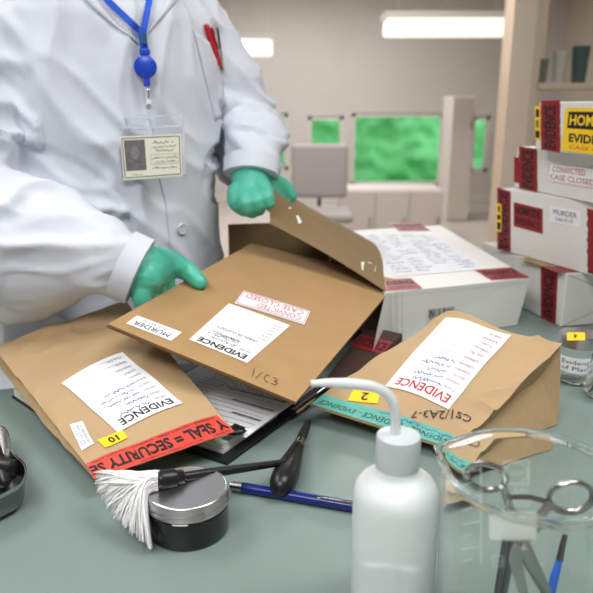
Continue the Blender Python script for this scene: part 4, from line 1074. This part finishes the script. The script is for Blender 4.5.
# badge --------------------------------------------------------------
bd = thing('identity_badge', 'identity card in a clear holder hanging from a royal blue lanyard', 'badge', PY(150, 150, .93))
def ribbon(path, w, off, name, m, parent):
    pts = []
    for (x0, y0), (x1, y1) in zip(path, path[1:]):
        for k in range(5): pts.append((x0 + (x1 - x0) * k / 5, y0 + (y1 - y0) * k / 5))
    pts.append(path[-1]); C3 = [oc(x, y, off)[0] for x, y in pts]
    vs_ = []
    for i, p in enumerate(C3):
        d_ = (C3[min(i + 1, len(C3) - 1)] - C3[max(0, i - 1)]).normalized(); s_ = d_.cross(-FW).normalized() * w / 2
        n_ = V((0, 0, 0)) + (CAM - p).normalized() * .0006
        vs_ += [p - s_ + n_, p + s_ + n_, p + s_ - n_, p - s_ - n_]
    f_ = []
    for i in range(len(C3) - 1):
        a = 4 * i
        for k in range(4): f_.append((a + k, a + (k + 1) % 4, a + 4 + (k + 1) % 4, a + 4 + k))
    f_ += [(0, 1, 2, 3), tuple(4 * (len(C3) - 1) + k for k in (3, 2, 1, 0))]
    return mesh(name, vs_, f_, m, parent, smooth=False)
ribbon([(70, -52), (86, -32), (98, -14), (108, 1), (124, 16), (141, 32)], .009, .008, 'lanyard_strap', M_bluer, bd)
ribbon([(150, -50), (151, -32), (150, -16), (149, 2), (146, 18), (143, 33)], .009, .010, 'lanyard_strap', M_bluer, bd)
ribbon([(142, 28), (143, 40), (144.5, 52)], .011, .013, 'lanyard_strap', M_bluer, bd)
ys_ = oc(145, 60, 0)[0].y - .014
b = MB(); b.tube([PY(143.3, 33, ys_), PY(144, 44, ys_)], (.0065, .003), 12); b.build('crimp', mat('dark teal metal', (40, 96, 128), .4), bd, smooth=True)
b = MB(); Q = Matrix.Rotation(math.radians(90), 3, 'X') @ Matrix.Rotation(0, 3, 'Z')
rc = PY(145.5, 67, ys_)
b.lathe(rc + V((0, .004, 0)), [(.0005, 0), (.0145, 0), (.0155, .002), (.0155, .006), (.013, .008), (.0005, .0085)], 36, ax=Q)
rl = b.build('reel', M_blue, bd, smooth=True)
for (x_, y_, s_) in ((144.8, 52, (.014, .006, .008)), (147, 82, (.008, .005, .012))):
    b = MB(); b.box(PY(x_, y_, ys_), s_); b.build('reel_neck', M_blue, bd, bevel=.001)
b = MB(); b.tube([PY(148, 87, ys_), PY(148.5, 98, ys_)], .0012, 8); b.ball(PY(148, 90, ys_), .0028, 8); b.build('swivel_hook', M_chrome, bd, smooth=True)
yb_ = oc(150, 150, 0)[0].y - .012
yb_ = min(yb_, oc(170, 120, 0)[0].y - .006, oc(180, 170, 0)[0].y - .006, oc(120, 175, 0)[0].y - .006)
Fs = quad(PY(146, 122, yb_), PY(153, 122, yb_), PY(151.5, 98, ys_), PY(146, 98, ys_))
b = MB(); b.slab(Fs, lambda u, v: Fs(u, v) + V((0, .0012, 0)), 1, 4); b.build('vinyl_strap', M_pvc, bd)
b = MB(); b.lathe(PY(149, 107, min(ys_, yb_) - .0012), [(.0005, -.001), (.004, -.001), (.004, .001), (.0005, .0016)], 16, ax=Q); b.build('snap_stud', M_chrome, bd, smooth=True)
hq = [PY(120.5, 181, yb_), PY(186, 176, yb_), PY(183.5, 114, yb_), PY(115.5, 117, yb_)]
Fh = quad(*hq)
b = MB(); b.slab(Fh, lambda u, v: Fh(u, v) + V((0, .0022, 0)), 1, 1); b.build('card_holder', M_pvc, bd, bevel=.0006)
for (u0, v0, u1, v1) in ((0, 0, 1, .03), (0, .97, 1, 1), (0, 0, .025, 1), (.975, 0, 1, 1), (0, .80, 1, .83)):
    b = MB(); f_ = lambda u, v: Fh(u0 + (u1 - u0) * u, v0 + (v1 - v0) * v) + V((0, -.0006, 0)); b.slab(f_, lambda u, v: f_(u, v) + V((0, .0005, 0)), 1, 1); b.build('welded_seam', mat('welded vinyl', (226, 232, 240), .25, trans=.5, ior=1.2), bd)
def Fh1(u, v): return Fh(u, v) + V((0, -.0001, 0))
d = Decal(8.5, 5.4); d.rect(M_idcard, n=1); d.frame(M_ink, .25, .25, 8.25, 5.15, .09)
d.rect(M_photo, .5, 1.1, 3.4, 4.9, layer=1, n=1)
d.raw(mat('pale portrait face', (128, 125, 124), .6), [(1.95 + .6 * math.cos(k * .5236), 3.3 + .85 * math.sin(k * .5236)) for k in range(12)], [tuple(range(12))], 2)
for k, (x0, y0, x1, h_) in enumerate(((4.6, 4.3, 7.4, .45), (4.3, 3.75, 7.8, .35), (4.9, 3.3, 7.3, .3), (4.3, 2.4, 7.9, .35), (4.6, 1.85, 7.6, .35), (4.2, 1.1, 7.9, .35), (1.2, .5, 2.7, .3))):
    d.scrib(M_inkg, x0, y0, x1, h_, 700 + k, .08)
d.frame(M_inkg, 4.1, 1.7, 8.0, 2.95, .04)
d.build('identity_card', Fh1, [(124, 180), (182.5, 175.5), (181, 134), (120, 136.5)], bd, off=.0006, label='cream identity card with a grey portrait')
# pens in the pocket
for i, (px, py, qx, qy, m, r_, lb) in enumerate(((206, 24.5, 214, 50, M_redp, .0042, 'red pen in the chest pocket, leftmost of the three'), (211, 28, 217, 54, mat('crimson plastic', (150, 24, 36), .35), .0036, 'dark red pen in the middle of the chest pocket'), (217, 27, 220.5, 54, M_chrome, .0026, 'slim silver pen with a clip in the chest pocket, rightmost of the three'))):
    a_, c_ = oc(px, py, .007)[0], oc(qx, qy, .0035)[0]; a_.y = min(a_.y, c_.y); dd = (a_ - c_)
    t = thing('pocket_pen', lb, 'pen', c_)
    b = MB(); b.tube([c_ - dd * .6, c_, a_ - dd * .05, a_], [r_, r_, r_, r_ * .7], 12); b.build('barrel', m, t, smooth=True)
    b = MB(); s0 = V((.001, -r_ - .0006, 0)); b.tube([a_ - dd * .08 + s0, a_ - dd * .8 + s0], (.0011, .0006), 6); b.build('clip', m if i < 2 else M_blackpl, t, smooth=True)

# ================================================================== CAMERA, WORLD
cam = bpy.data.cameras.new('Camera'); co = bpy.data.objects.new('Camera', cam); COL.objects.link(co)
co.location = CAM; co.rotation_euler = (math.radians(90) - PITCH, 0, 0)
cam.sensor_width = 36; cam.lens = 36 * FPX / 593; cam.clip_start = .02
cam.dof.use_dof = True; cam.dof.focus_distance = .68; cam.dof.aperture_fstop = cam.lens / 5.4
SC.camera = co
w = bpy.data.worlds.new('World'); SC.world = w; w.use_nodes = True
w.node_tree.nodes['Background'].inputs[0].default_value = (.92, .96, 1, 1); w.node_tree.nodes['Background'].inputs[1].default_value = 2.2
SC.view_settings.view_transform = 'Standard'; SC.view_settings.look = 'None'; SC.view_settings.gamma = 1; SC.view_settings.use_curve_mapping = False
SC.view_settings.exposure = 0.11
SC.cycles.use_denoising = True; SC.cycles.max_bounces = 14; SC.cycles.transmission_bounces = 12; SC.cycles.glossy_bounces = 6; SC.cycles.diffuse_bounces = 5
